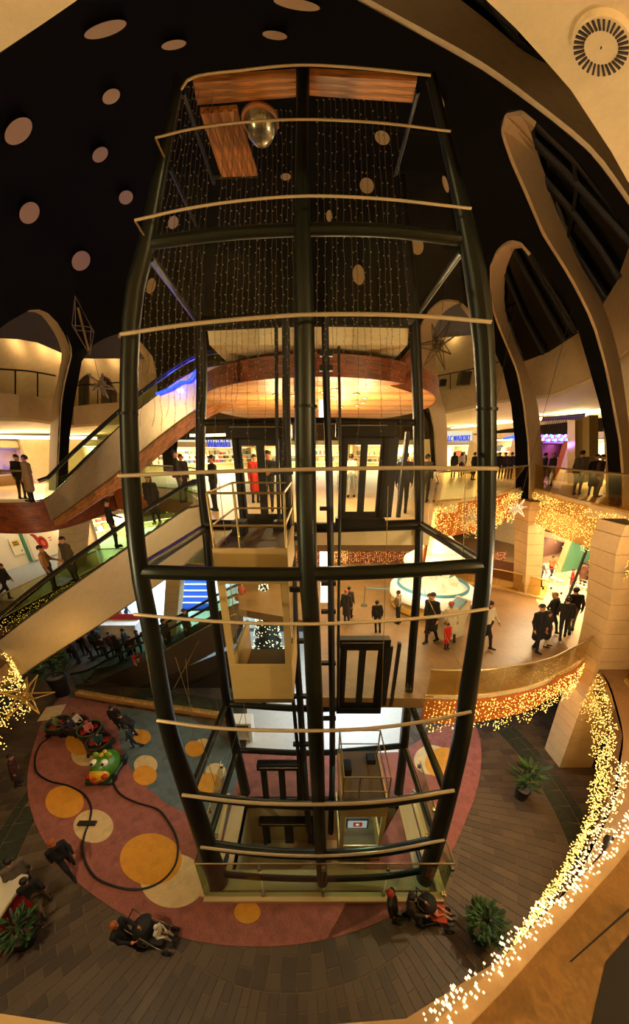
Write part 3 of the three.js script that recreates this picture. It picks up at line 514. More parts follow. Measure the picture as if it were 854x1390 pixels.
{
  const t = thing('play_carpet', 'pink play carpet with blue inset and round ochre and cream spots', 'carpet', V(-3, 0, -8));
  const bluePx = [[165, 961], [260, 975.5], [318, 1012], [380, 1023], [400, 1060], [360, 1128], [300, 1120], [262, 1108], [225, 1090], [195, 1065], [175, 1040], [163, 1010], [160, 985]];
  const hole = [[-2.75, -4.85], [-2.75, -7.7], [3.25, -7.7], [3.25, -4.85]];
  part(t, 'pink_field', slab(carpetPl, .0, .014, [hole]), M.pink);
  part(t, 'blue_inset', slab(bluePx.map(p => G0(p[0], p[1])).map(v => [Math.min(v.x, -2.95), v.z]), .012, .018), M.blue);
  const spot = (x, y, rx, m, h) => { const pl = []; for (let i = 0; i < 40; i++) { const a = -i / 40 * Math.PI * 2, v = G0(x + Math.cos(a) * rx, y + Math.sin(a) * rx * .84); pl.push([v.x, v.z]); } part(t, 'round_spot', slab(pl, .014, .016 + h), m); };
  for (const [x, y, r] of [[127, 1122, 27], [235, 1196, 44], [115, 1025, 18], [198, 1039, 16], [184, 999, 11], [276, 1013, 12], [293, 1048, 14], [586, 1032, 24], [206, 1043, 1]]) spot(x, y, r, M.pale, .006);
  for (const [x, y, r] of [[88, 1089, 26], [205, 1167, 42], [336, 1239, 18], [110, 1008, 21], [197, 1053, 16], [193, 1001, 12], [264, 1017, 13], [284, 1064, 17], [602, 1036, 25]]) spot(x, y, r, M.ochre, .009);
}
{ // ride track on the carpet
  const loop = [[66, 1003], [55, 1012], [48, 1030], [50, 1048], [65, 1060], [95, 1068], [115, 1080], [124, 1097], [122, 1115], [115, 1135], [113, 1155], [118, 1175], [130, 1192], [150, 1202], [175, 1208], [200, 1206], [222, 1195], [238, 1175], [242, 1155], [240, 1138], [230, 1118], [215, 1100], [185, 1090], [165, 1080], [157, 1070], [152, 1057], [146, 1035], [138, 1012], [126, 998], [108, 990], [88, 990], [74, 996], [66, 1003]];
  const t = thing('ride_track', 'thin black guide track looping across the pink carpet', 'track', G0(113, 1155));
  part(t, 'rail', tube(smooth(loop, 150).map(p => { const v = G0(p[0], p[1]); v.y = .035; return v; }), .034, 6), M.rubber);
  const b = G0(119, 1119); part(t, 'switch_box', box(b.x - .3, b.x + .3, .02, .1, b.z - .08, b.z + .08, .02), M.rubber);
}
{ const c = G0(71, 968); single('floor_sheet', 'pale square board lying at the edge of the pink carpet', 'board', box(-.42, .42, 0, .03, -.5, .5, .01).rotateY(.25).translate(c.x, .016, c.z), M.pale); }

// ------------------------------------------------------------------ clad columns, one course of stone above the other
function cladColumn(label, edge, zf, width, depth, y0, y1, step) {
  const pts = smooth(edge, 40).map(p => onZ(p[0], p[1], zf)).sort((a, b) => a.y - b.y);
  const xAt = y => { for (let i = 1; i < pts.length; i++) if (pts[i].y >= y) { const u = (y - pts[i - 1].y) / (pts[i].y - pts[i - 1].y); return pts[i - 1].x + (pts[i].x - pts[i - 1].x) * u; } return pts[pts.length - 1].x; };
  const t = new THREE.Group(); t.name = numbered('clad_column'); t.position.set(xAt(y0), y0, zf); t.userData = { kind: 'structure', label, category: 'column' }; scene.add(t);
  const ring = (y, e) => { const x = xAt(y); return [V(x + e, y, zf - e), V(x + width - e, y, zf - e), V(x + width - e, y, zf - depth + e), V(x + e, y, zf - depth + e)]; };
  const block = (ya, yb, e) => { const a = ring(ya, e), b = ring(yb, e), pos = []; const q = (p, r, s, u) => { for (const v of [p, r, s, p, s, u]) pos.push(v.x, v.y, v.z); }; for (let i = 0; i < 4; i++) { const j = (i + 1) % 4; q(a[i], a[j], b[j], b[i]); } q(b[0], b[1], b[2], b[3]); q(a[3], a[2], a[1], a[0]); const g = new THREE.BufferGeometry(); g.setAttribute('position', new THREE.Float32BufferAttribute(pos, 3)); g.computeVertexNormals(); const uv = []; for (let i = 0; i < pos.length; i += 3) uv.push((pos[i] + pos[i + 2]) * .4, pos[i + 1] * .4); g.setAttribute('uv', new THREE.Float32BufferAttribute(uv, 2)); return g; };
  for (let y = y0; y < y1 - .02; y += step) part(t, 'stone_course', block(y + .008, Math.min(y + step, y1) - .008, 0), M.creamClad);
  { const cs = []; for (let y = y0; y < y1 - .02; y += step) cs.push(block(y, Math.min(y + step, y1), .02)); part(t, 'core', cs, M.grout); }
  return t;
}
cladColumn('stone clad column rising from the ground floor beside the round opening', [[836, 745], [835, 766], [824, 847], [810, 903], [779, 988], [758, 1046]], -8.94, 1.25, .95, 0, 9.3, .5);
cladColumn('stone clad column on the middle level below the second rib', [[718, 690], [717, 715], [713, 800], [711, 830]], -15.2, .75, 1.1, L1, 9.05, .5);
cladColumn('stone clad column on the middle level under the escalator side gallery', [[80, 690], [80, 720], [78, 765], [77, 790]], -19.6, 1.0, 1.3, L1, 9.05, .5);
cladColumn('stone clad column beside the blue lit shop', [[226, 770], [224, 800], [222, 835]], -19.4, .9, .9, 0, 4.35, .5);

// ------------------------------------------------------------------ upper lobby: third level bridge and oval timber canopy
{
  const a = onZ(281, 440, ZR), b = onZ(556, 440, ZR), yb = onZ(420, 468, ZR).y, yt = onZ(420, 437, ZR).y;
  struct('floor_bridge', box(a.x, b.x, yb, yt, -27, ZR), M.cream, 'cream underside and edge of the bridge floor');
  const yC = 12.3, cx = .1, cz = -14.2, rx = 3.75, rz = 6.15;
  const t = thing('timber_canopy', 'oval timber canopy with small downlights behind the lift shaft', 'canopy', V(cx, yC, cz));
  const ell = (k, e = 0) => [cx + Math.cos(k) * (rx + e), cz + Math.sin(k) * (rz + e)];
  for (let i = 0; i < 26; i++) { // boards of the soffit
    const z0 = cz - rz + 2 * rz * i / 26 + .006, z1 = cz - rz + 2 * rz * (i + 1) / 26 - .006; const hx = z => rx * Math.sqrt(Math.max(0.002, 1 - ((z - cz) / rz) ** 2));
    const zm = [z0, (z0 + z1) / 2, z1]; const pl = [...zm.map(z => [cx - hx(z), z]), ...zm.slice().reverse().map(z => [cx + hx(z), z])];
    part(t, 'soffit_board', slab(pl.reverse(), yC, yC + .03), i % 3 ? M.woodPale : M.wood);
  }
  const N = 64; const rim = []; for (let i = 0; i <= N; i++) rim.push(ell(i / N * Math.PI * 2));
  part(t, 'edge_band', sheet(rim.map(p => V(p[0], yC + .36, p[1])), rim.map(p => V(p[0], yC, p[1])), .05), M.woodDark);
  part(t, 'top', slab(rim.slice(0, N), yC + .33, yC + .36), M.woodDark);
  part(t, 'raised_wing', sheet([onZ(527, 506, -9.0), onZ(560, 470, -8.7)], [onZ(530, 524, -9.0), onZ(562, 534, -8.7)], .06), M.woodDark);
  let k = 0;
  for (const [x, y] of [[454, 528], [451, 539], [484, 534], [495, 540], [493, 546], [485, 550], [463, 552], [439, 532], [374, 535], [376, 542], [398, 536]]) {
    const p = onY(x, y, yC); p.y = yC - .02;
    const d = thing('canopy_downlight', 'small round lit downlight in the timber canopy', 'downlight', p, 'downlights in the timber canopy');
    part(d, 'rim', lathe([[.06, 0], [.09, 0], [.09, .02], [.06, .02], [.06, 0]], 14, p), M.chrome);
    part(d, 'lens', new THREE.CylinderGeometry(.06, .06, .012, 12).translate(p.x, p.y + .008, p.z), glow(0xffe2b0, 5));
    if (k++ % 3 === 0) lampPoint(p.x, p.y - .9, p.z, 0xffdca4, 11, 3);
  }
  // white lit panel behind the middle column
  const lp = onZ(433, 570, -9.2), lq = onZ(445, 542, -9.2);
  single('lit_wall_panel', 'white glowing wall panel beside the middle lift column', 'light panel', box(lp.x, lq.x, lp.y, lq.y, -9.3, -9.2), glow(0xfff0c8, 2.4));
  const lp2 = onZ(434, 770, -9.4), lq2 = onZ(445, 750, -9.4), lp3 = onZ(435, 818, -9.2), lq3 = onZ(446, 792, -9.2);
  single('lit_wall_panel', 'white glowing panel under the upper floor beside the middle lift column', 'light panel', box(lp2.x, lq2.x, lp2.y, lq2.y, -9.5, -9.4), glow(0xfff0c8, 2.2));
  single('lit_wall_panel', 'white glowing panel above the middle level lift door', 'light panel', box(lp3.x, lq3.x, lp3.y, lq3.y, -9.3, -9.2), glow(0xfff0c8, 2.0));
}
// ------------------------------------------------------------------ escalators
function escalator(label, a, b, top, bot, hand, width, mats, stepEvery = .4) {
  const pl = (p) => onPl(p[0], p[1], a, b), n = 26;
  const dir = V(b[0] - a[0], 0, b[1] - a[1]).normalize(); let back = V(-dir.z, 0, dir.x); if (back.z > 0) back.negate(); back.multiplyScalar(width);
  const T = resample(smooth(top, 50), n).map(pl), B = resample(smooth(bot, 50), n).map(pl), H = resample(smooth(hand, 50), n).map(pl);
  const T2 = T.map(v => v.clone().add(back)), B2 = B.map(v => v.clone().add(back)), H2 = H.map(v => v.clone().add(back));
  const t = thing('escalator', label, 'escalator', B[0].clone().setY(Math.min(...B.map(v => v.y))));
  for (let i = 0; i < n - 1; i += 3) { const e = Math.min(n, i + 4); part(t, 'side_panel', sheet(T.slice(i, e), B.slice(i, e), .05, -1), mats.side); }
  part(t, 'far_side_panel', sheet(T2, B2, .05, 1), mats.side);
  part(t, 'underside', sheet(B.map(v => v.clone().setY(v.y + .02)), B2.map(v => v.clone().setY(v.y + .02)), .05), mats.under);
  const toward = back.clone().normalize();
  part(t, 'skirt', tube(T.map(v => v.clone().add(V(0, .02, 0))), .035, 8), M.chrome);
  part(t, 'lower_trim', tube(B.map(v => v.clone().addScaledVector(toward, -.02)), .035, 8), mats.trim || M.brass);
  // glass and handrails on both sides
  for (const [A, C] of [[T, H], [T2, H2]]) {
    for (let i = 1; i < n - 2; i += 3) part(t, 'balustrade_glass', sheetThin(C.slice(i, Math.min(n - 1, i + 4)), A.slice(i, Math.min(n - 1, i + 4))), M.greenGlass);
    part(t, 'handrail', tube(C, .045, 8), M.rubber);
    part(t, 'handrail_guide', tube(C.map(v => v.clone().setY(v.y - .07)), .02, 6), M.chrome);
  }
  // steps
  const L = T[0].distanceTo(T[n - 1]), k = Math.floor(L / stepEvery);
  const ang = Math.atan2(dir.x, dir.z), unit = new THREE.BoxGeometry(width - .12, .2, stepEvery * .98);
  for (let i = 1; i < k; i++) { const u = i / k * (n - 1), j = Math.floor(u), p = T[j].clone().lerp(T[Math.min(j + 1, n - 1)], u - j).addScaledVector(back, .5); p.y -= .16; piece(t, 'step', unit, M.darkSteel, p, ang); }
  return t;
}
const ESC1 = [[-10, -12.8], [-2, -12.8]], ESC2 = [[-11.4, -10.0], [-3.7, -11.4]], ESC3 = [[-12, -14], [-3.6, -14]];
const esc1 = escalator('brushed metal escalator climbing from the escalator side gallery to the bridge', ...ESC1,
  [[46, 681], [64, 678], [80, 664], [100, 645], [160, 583], [190, 556], [262, 506], [292, 498], [318, 496]], [[46, 712], [62, 712], [82, 699], [115, 675], [163, 639], [190, 614], [263, 558], [296, 540], [318, 538]],
  [[52, 652], [64, 648], [80, 632], [100, 612], [160, 559], [190, 533], [258, 486], [290, 476], [318, 475]], 1.15, { side: M.brushed, under: M.wood, trim: M.brass }, .42);
{ // wood lined head of the escalator and underside skirting
  const B = smooth([[62, 716], [82, 712], [130, 682], [165, 660], [191, 639], [225, 611], [267, 576], [300, 558], [316, 553]], 20).map(p => onPl(p[0], p[1], ...ESC1)), T = smooth([[62, 711], [82, 699], [115, 675], [163, 639], [190, 614], [226, 585], [263, 558], [296, 541], [316, 539]], 20).map(p => onPl(p[0], p[1], ...ESC1));
  part(esc1, 'timber_skirting', sheet(T, B, .08), M.wood);
  part(esc1, 'landing_edge', sheet([onZ(292, 540, -12.8), onZ(366, 536, -12.8)], [onZ(310, 553, -12.8), onZ(374, 551, -12.8)], 1.2, 1), M.woodPale);
}
const esc2 = escalator('long beige escalator carrying shoppers up to the upper lobby', ...ESC2,
  [[-30, 892], [0, 869], [42, 837], [101, 795], [173, 745], [225, 711], [257, 690], [270, 688]], [[-30, 955], [0, 938], [45, 905], [128, 852], [195, 806], [245, 770], [268, 748], [276, 742]],
  [[-30, 858], [0, 835], [36, 805], [95, 761], [169, 710], [222, 676], [254, 657], [268, 655]], 1.2, { side: std(0xffffff, { map: mottled(198, 180, 146, .08), roughness: .42, metalness: .35 }), under: M.cabinDark }, .42);
const esc3 = escalator('dark escalator from the crowded ground landing to the middle level', ...ESC3,
  [[104, 930], [125, 928], [150, 918], [205, 893], [262, 862], [300, 842], [322, 834]], [[104, 952], [130, 958], [150, 950], [205, 925], [262, 900], [300, 880], [322, 872]],
  [[96, 915], [118, 910], [150, 893], [205, 866], [262, 836], [300, 815], [322, 806]], 1.5, { side: std(0x3b2f22, { roughness: .5 }), under: M.black, trim: M.chrome }, .42);
{ // blue light tube along the head of the metal escalator
  const p = smooth([[212, 535], [222, 531], [232, 527], [245, 519], [255, 518], [262, 510], [268, 500]], 16).map(q => onZ(q[0], q[1], -12.6));
  single('blue_light_tube', 'glowing blue neon tube along the head of the escalator', 'neon tube', tube(p, .035, 8), glow(0x1a35ff, 5));
  lampPoint(p[6].x, p[6].y - .05, p[6].z + .18, 0x2238ff, 2.5, 4); lampPoint(p[12].x, p[12].y, p[12].z + .18, 0x2238ff, 1.5, 4);
}
// low well beside the carpet: tan kerb, green glass and a black descending handrail
{
  const k = [[102, 947], [165, 958], [260, 973], [332, 984]].map(p => G0(p[0], p[1]));
  const t = thing('well_guard', 'low green glass guard on a tan kerb behind the carpet', 'guard rail', V(k[1].x, 0, k[1].z));
  for (let i = 0; i < 3; i++) {
    const a = k[i].clone().add(V(0, .1, -.25)), b = k[i + 1].clone().add(V(0, .1, -.25));
    part(t, 'kerb', bar(a, b, .3, .2), M.woodPale);
    for (let j = 0; j < 2; j++) { const p = a.clone().lerp(b, (j + .02) / 2), q = a.clone().lerp(b, (j + .98) / 2); part(t, 'glass_pane', sheetThin([p.clone().setY(1.1), q.clone().setY(1.1)], [p.clone().setY(.2), q.clone().setY(.2)]), M.greenGlass); }
  }
  part(t, 'handrail', tube([[140, 966], [200, 948], [260, 925], [305, 905]].map(p => onZ(p[0], p[1], -13.2)), .06, 8), M.rubber);
  part(t, 'dark_panel', sheet([[104, 952], [130, 958], [205, 926], [262, 902], [318, 880]].map(p => onPl(p[0], p[1], [-12, -13.9], [-3.6, -13.9])), [[104, 955], [130, 960], [205, 962], [262, 968], [318, 975]].map(p => onPl(p[0], p[1], [-12, -13.9], [-3.6, -13.9])), .06), std(0x2c241a, { roughness: .55 }));
}
// ------------------------------------------------------------------ balustrades along the floor openings
function balustrade(label, pl, y, o = {}) {
  const h = o.h || 1.0, n = Math.max(2, Math.round(pl.length * 3)); const c = resample(smooth(pl, 60), 60);
  const t = thing('glass_balustrade', label, 'balustrade', V(c[30][0], y, c[30][1]));
  let len = 0; for (let i = 1; i < c.length; i++) len += Math.hypot(c[i][0] - c[i - 1][0], c[i][1] - c[i - 1][1]);
  const k = Math.max(2, Math.round(len / 1.15)); const q = resample(c, k + 1);
  for (let i = 0; i < k; i++) { const a = V(q[i][0], y, q[i][1]), b = V(q[i + 1][0], y, q[i + 1][1]), A = a.clone().lerp(b, .008), B = a.clone().lerp(b, .992); part(t, 'glass_panel', sheetThin([A.clone().setY(y + h - .03), B.clone().setY(y + h - .03)], [A.clone().setY(y + .04), B.clone().setY(y + .04)]), o.glass || M.amberGlass); }
  part(t, 'handrail', tube(c.map(p => V(p[0], y + h, p[1])), o.r || .032, 8), o.rail || M.brass);
  part(t, 'base_shoe', wallStrip(c, y - .02, y + .1, .06), o.shoe || M.cream);
  return t;
}
const fasciaMat = { orange: std(0xffffff, { map: mottled(190, 104, 36, .15), roughness: .7 }), gold: std(0xffffff, { map: mottled(214, 164, 88, .12), roughness: .7 }), dark: std(0xffffff, { map: mottled(92, 52, 24, .2), roughness: .7 }), wood: M.woodDark };  // orange and gold hold the fairy light glow on tan and cream fascias
let fascN = 0;
function fascia(label, pl, y, drop, mat, off = 0) { const c = resample(smooth(pl, 60), 40); return struct('trim_fascia', wallStrip(c, y - drop, y - .0, .05), mat, label); }
const bulbMat = glow(0xffc25a, 3.4), bulbHot = glow(0xffcf78, 4.5), bulbDim = glow(0xffb050, 2.2);
const bulbGeo = new THREE.OctahedronGeometry(1, 0);
// curtain of fairy lights hanging below an edge, too many to count
function curtain(label, pl, y0, drop, dens, r, mat, seed, o = {}) {
  const R = seeded(seed), c = resample(smooth(pl, 80), 200); let len = 0; for (let i = 1; i < c.length; i++) len += Math.hypot(c[i][0] - c[i - 1][0], c[i][1] - c[i - 1][1]);
  const n = Math.round(len * drop * dens), im = new THREE.InstancedMesh(bulbGeo, mat, n), m = new THREE.Matrix4(); const cols = Math.round(len / (o.step || .11));
  for (let i = 0; i < n; i++) {
    const u = Math.min(.9999, (Math.floor(R() * cols) + .5 + (R() - .5) * .35) / cols), f = u * 199, j = Math.floor(f), a = c[j], b = c[j + 1], x = a[0] + (b[0] - a[0]) * (f - j), z = a[1] + (b[1] - a[1]) * (f - j);
    const wave = 1 + (o.wave || .12) * Math.sin(u * 37) + .1 * Math.sin(u * 91);
    const y = y0 - R() * drop * wave, s = r * (.7 + R() * .6), tx = b[0] - a[0], tz = b[1] - a[1], tl = Math.hypot(tx, tz), off = (o.off ?? .1) + (R() - .5) * .06 + R() * (o.flare || 0);
    m.makeScale(s, s, s); m.setPosition(x - tz / tl * off * (o.side || 1), y, z + tx / tl * off * (o.side || 1)); im.setMatrixAt(i, m);
  }
  im.name = numbered('fairy_light_curtain'); im.userData = { label, category: 'fairy lights', kind: 'stuff' }; im.castShadow = false; scene.add(im);
  return c;
}
function curtainLamps(pl, y, n, power, side, off = .35, color = 0xffc068) { const c = resample(smooth(pl, 60), n * 2 + 1); for (let i = 1; i < c.length; i += 2) { const a = c[i - 1], b = c[Math.min(i + 1, c.length - 1)], tx = b[0] - a[0], tz = b[1] - a[1], l = Math.hypot(tx, tz); lampPoint(c[i][0] - tz / l * off * side, y, c[i][1] + tx / l * off * side, color, power, 8); } }
const E1front = [[3.2, -7.5], [4.53, -7.5], [5.95, -7.77], [6.9, -8.1], [7.8, -8.61], [8.6, -9.05], [9.2, -9.5]];
const E1ring = [[9.2, -8.7], [9.0, -8.2], [8.38, -7.13], [7.7, -6.1], ...E1low];
const E2ring = [[10.2, -17.2], [9.9, -15.4], [9.3, -12.97], [9.07, -10.8], [8.6, -8.6], [6.8, -5.4]];
const E2bridge = [[2.72, -7.95], [3.9, -11.5], [4.43, -12.21], [5.4, -12.7], [6.6, -13.6], [8.4, -15.4], [10.1, -17.2]];
const E1left = [[-13.3, -10.8], [-13.3, -13], [-13.3, -16], [-13.3, -20]];
const E1leftNear = [[-13.2, -10.6], [-10.4, -9.4], [-9.9, -7.4], [-9.8, -5.4]];
const E2back = [[-9.9, -17.55], [-7.4, -16.9], [-5.2, -15], [-3.9, -12.9]];
const E1back = [[-13.2, -20.05], [-8, -20.4], [-4.6, -19], [-3.7, -15.8]];
balustrade('glass balustrade with brass rail on the middle level walkway beside the shaft', E1front, L1, { h: 1.0 });
balustrade('curved glass balustrade of the middle level sweeping past the clad column', E1ring.slice(0, 9).map(p => [p[0] + .42, p[1] + .36]), L1, { h: 1.0 });
balustrade('glass balustrade of the upper pendant lamp gallery between two ribs', E2ring, L2, { h: 1.0 });
balustrade('glass balustrade of the upper walkway from the lift lobby', E2bridge, L2, { h: 1.0 });
balustrade('glass balustrade of the upper lobby behind the escalators', E2back, L2, { h: 1.0, glass: M.greenGlass });
balustrade('glass balustrade of the middle level beside the strolling woman', E1left, L1, { h: .9 });
balustrade('glass balustrade at the foot of the metal escalator', [[-10.05, -12.55], [-12, -12.4], [-15.8, -12.2]], L2, { h: 1.0 });
balustrade('glass balustrade of the far middle level above the ground landing', E1back, L1, { h: 1.0, glass: M.greenGlass });
fascia('orange lit fascia below the middle level walkway', E1front, L1, .95, fasciaMat.orange); fascia('dark fascia below the curved middle level gallery', E1ring, L1, .7, fasciaMat.dark);
fascia('cream fascia toned golden as lit below the upper pendant lamp gallery', E2ring, L2, 1.25, fasciaMat.gold); fascia('fascia toned orange as lit below the upper walkway', E2bridge, L2, 1.2, fasciaMat.orange);
fascia('dark fascia below the hoarding side middle gallery', E1left, L1, 1.1, fasciaMat.dark); fascia('dark wood fascia under the foot of the metal escalator', [[-9.98, -17.5], [-9.98, -12.5], [-12, -12.35], [-15.8, -12.15]], L2, 1.05, M.woodDark);
fascia('fascia toned orange as lit behind the escalators', E2back, L2, 1.0, fasciaMat.orange); fascia('dark red fascia of the far middle level', E1back, L1, .9, fasciaMat.dark);
curtain('dense amber fairy lights below the middle level walkway beside the shaft', E1front, L1 - .02, 1.15, 150, .0155, bulbMat, 11, { side: 1 });
curtain('dense fairy lights hanging below the curved middle level gallery', E1ring, L1, 1.3, 150, .0145, bulbMat, 12, { side: 1, off: .06, flare: .1, step: .06 });
curtain('golden fairy lights covering the fascia of the upper pendant lamp gallery', E2ring, L2 - .05, 1.25, 170, .0135, bulbMat, 13, { side: 1 });
curtain('amber fairy lights along the upper walkway fascia', E2bridge, L2 - .05, 1.2, 150, .0145, bulbMat, 14, { side: 1 });
curtain('small fairy lights below the hoarding side middle gallery', E1left, L1 - .02, 1.4, 110, .016, bulbDim, 15, { side: 1 });
curtain('bright fairy lights at the end of the middle level by the gold star', E1leftNear, L1, 1.7, 110, .018, bulbMat, 16, { side: 1, off: -.1 });
curtain('amber fairy lights behind the two escalators', E2back, L2 - .05, .95, 140, .022, bulbDim, 17, { side: 1, off: -.1 });
curtain('reddish fairy lights of the far middle level', E1back, L1 - .05, .8, 120, .022, bulbDim, 18, { side: 1, off: -.1 });
curtainLamps(E1front, L1 - .6, 3, 5, -1); curtainLamps(E1ring.slice(0, 9), L1 - .7, 4, 4, -1); curtainLamps(E2ring, L2 - .7, 4, 6, -1); curtainLamps(E2bridge, L2 - .7, 3, 6, -1); curtainLamps(E1left, L1 - .7, 2, 4, -1); curtainLamps(E2back, L2 - .5, 2, 4, -1); curtainLamps(E1leftNear, L1 - .7, 2, 4, -1);
// garlands near the viewer
const nearGar = [[854, 1118], [820, 1160], [790, 1192], [750, 1234], [712, 1272], [690, 1296], [655, 1332], [610, 1375], [575, 1405]].map(p => { const v = onY(p[0], p[1], L2); return [v.x, v.z]; });
curtain('pinkish white fairy light garland on the garlanded gallery edge', nearGar, L2 + .16, .08, 2600, .0055, glow(0xffc890, 3), 21, { side: -1, off: 0, step: .01 });
curtain('brilliant fairy light garland running along the curved middle gallery rail', E1ring.slice(4), L1 + .3, .3, 330, .0145, bulbHot, 22, { side: 1, off: -.12, flare: .2, step: .03 });
single('edge_curb', 'cream stone curb of the garlanded gallery under the garland', 'curb', wallStrip(resample(smooth(nearGar, 40), 30), L2 - .02, L2 + .07, .05), M.creamClad);

{ const o = [[.3, .8], [6, 3], [6, -.9]]; const e = resample(smooth(nearGar, 40), 24); struct('floor_near', slab([...e, [-.6, .6], [6, 4], [6, e[0][1] - .6]], L2, L2 + .0015), std(0xffffff, { map: noiseTex((u, v) => { const k = 1 + .3 * grain(u, v) + .2 * (n8(u + .4 * n32(u, v), v) - .5); return [150 * k, 118 * k, 72 * k]; }), roughness: .3 }), 'veined stone floor of the garlanded gallery');
  const pf = [[728, 815], [752, 850], [772, 882], [800, 872], [812, 850], [822, 790], [800, 760], [735, 765]].map(p => onY(p[0], p[1], L1)).map(v => [v.x, v.z]); struct('floor_passage', slab(pf, L1, L1 + .006), M.paleFloor, 'pale floor of the pale floored passage'); }
// seam and dark inlay of the garlanded gallery floor
{ const q = (x, y) => { const v = onY(x, y, L2); return [v.x, v.z]; };
  struct('trim_floor_seam', slab([q(772, 1306), q(776, 1306), q(860, 1232), q(860, 1227)], L2, L2 + .002), M.black, 'black seam in the garlanded gallery floor');
  struct('floor_inlay', slab([q(822, 1306), q(800, 1400), q(900, 1400), q(900, 1216), q(860, 1262)], L2, L2 + .003), M.black, 'black inlay of the garlanded gallery floor'); }
// ------------------------------------------------------------------ light coves of the upper level
function cove(label, pts, w, s, k, power) {
  const a = resample(pts, 10), A = a.map(p => onCyl(p[0], p[1] - w / 2, s)), B = a.map(p => onCyl(p[0], p[1] + w / 2, s));
  single('light_cove', label, 'light cove', sheet(A, B, .05), glow(0xffe9b4, k));
  const m = A[4].clone().add(B[5]).multiplyScalar(.5), len = A[0].distanceTo(A[9]); const inward = V(-m.x, 0, OZ - m.z).normalize();
  lampArea(m.clone().addScaledVector(inward, .25), m.clone().addScaledVector(inward, 3).add(V(0, -1.2, 0)), len, .4, 0xffe6b4, power);
}
cove('long warm light cove above the escalator side gallery', [[-60, 592], [0, 593], [35, 593.5], [70, 594]], 5, 1.58, 3, 55);
cove('short warm light cove beside the rib beside the metal escalator', [[95, 594], [112, 594], [132, 595]], 4, 1.58, 3, 40);
cove('warm light cove on the escalator side of the lift shaft head', [[258, 591], [280, 591], [310, 590]], 4, 1.58, 2.6, 40);
cove('warm light cove on the walkway side of the lift shaft', [[612, 579], [630, 577.5], [650, 575.5]], 6, 1.56, 3.4, 55);
cove('warm light cove between the lift shaft and second rib', [[655, 574.5], [675, 572.5], [697, 570]], 7, 1.56, 3.4, 55);
cove('broad warm light cove in the pendant lamp gallery', [[732, 566.5], [760, 563.5], [790, 560], [822, 555.5]], 8, 1.56, 3.6, 55);

// ------------------------------------------------------------------ shop fronts
const plan = v => [v.x, v.z];
function scaleOut(v, f) { return V(v.x * f, v.y, OZ + (v.z - OZ) * f); }
const goodsCol = [0xb8a07c, 0x8c3a2a, 0x40506a, 0xd8c9a8, 0x6a5a40, 0x2f3a34, 0xc28a4a, 0x9a9a96].map(c => std(c));
function shop(label, x0, x1, yTop, s, fy, o = {}) {
  const yF = (x) => { const v = onCyl(x, yTop, s); return V(v.x, fy, v.z); }; const A = yF(x0), B = yF(x1), h = onCyl((x0 + x1) / 2, yTop, s).y, f = o.deep || 1.2;
  const C = scaleOut(B, f), D = scaleOut(A, f); const up = v => V(v.x, h, v.z);
  const t = thing('shop_unit', label, 'shop', A.clone().lerp(C, .5));
  part(t, 'back_wall', sheet([up(D), up(C)], [D, C], .08), o.wall || M.cream);
  part(t, 'side_wall', sheet([up(A), up(D)], [A, D], .06), o.wall || M.cream); part(t, 'side_wall', sheet([up(C), up(B)], [C, B], .06), o.wall || M.cream);
  const ins = (v, y) => { const c = A.clone().add(C).multiplyScalar(.5); const w = v.clone().lerp(c, .12); w.y = y; return w; };
  part(t, 'ceiling', sheet([up(D).setY(h), up(C).setY(h)], [up(A).setY(h), up(B).setY(h)], .06, -1), M.soffit);
  part(t, 'light_panel', sheet([ins(D, h - .04), ins(C, h - .04)], [ins(A, h - .04), ins(B, h - .04)], .03, -1), glow(o.light || 0xfff0cc, o.glow || 2.2));
  const c = A.clone().add(C).multiplyScalar(.5); c.y = h - .12; const w = A.distanceTo(B), d = A.distanceTo(D);
  const rl = new THREE.RectAreaLight(o.light || 0xffe6b8, o.power ?? 10, w * .8, d * .7); rl.position.copy(c); rl.lookAt(c.x, 0, c.z); scene.add(rl);
  // shelves with goods along the back wall
  const R = seeded(Math.round(x0 * 7 + yTop)); const n = o.shelves ?? 3, dir = C.clone().sub(D).normalize(), inw = A.clone().sub(D).normalize();
  for (let k = 0; k < n; k++) {
    const y = fy + .5 + k * (h - fy - .8) / Math.max(1, n); const p = D.clone().addScaledVector(inw, .25).addScaledVector(dir, .2), q = C.clone().addScaledVector(inw, .25).addScaledVector(dir, -.2);
    const shf = part(t, 'shelf', bar(p.clone().setY(y), q.clone().setY(y), .4, .04), M.white);
    const L = p.distanceTo(q); for (let u = .1; u < L - .3;) { const ww = .16 + R() * .3, hh = .2 + R() * .25; const m = p.clone().addScaledVector(dir, u + ww / 2); m.y = y + .02 + hh / 2; piece(shf, 'goods', new THREE.BoxGeometry(ww, hh, .3), goodsCol[Math.floor(R() * 8)], m, Math.atan2(-dir.z, dir.x)); u += ww + .05 + R() * .25; }
  }
  part(t, 'front_header', sheet([up(A).setY(h + .35), up(B).setY(h + .35)], [up(A), up(B)], .1), o.header || M.cream);
  return t;
}
function wallSeg(label, x0, x1, yTop, s, fy, mat = M.cream) { const a = resample([[x0, yTop], [x1, yTop]], 6).map(p => onCyl(p[0], p[1], s)); return struct('wall_shopfront', sheet(a.map(v => v.clone().setY(Math.max(v.y, fy + 2.2))), a.map(v => v.clone().setY(fy)), .15, -1), mat, label); }
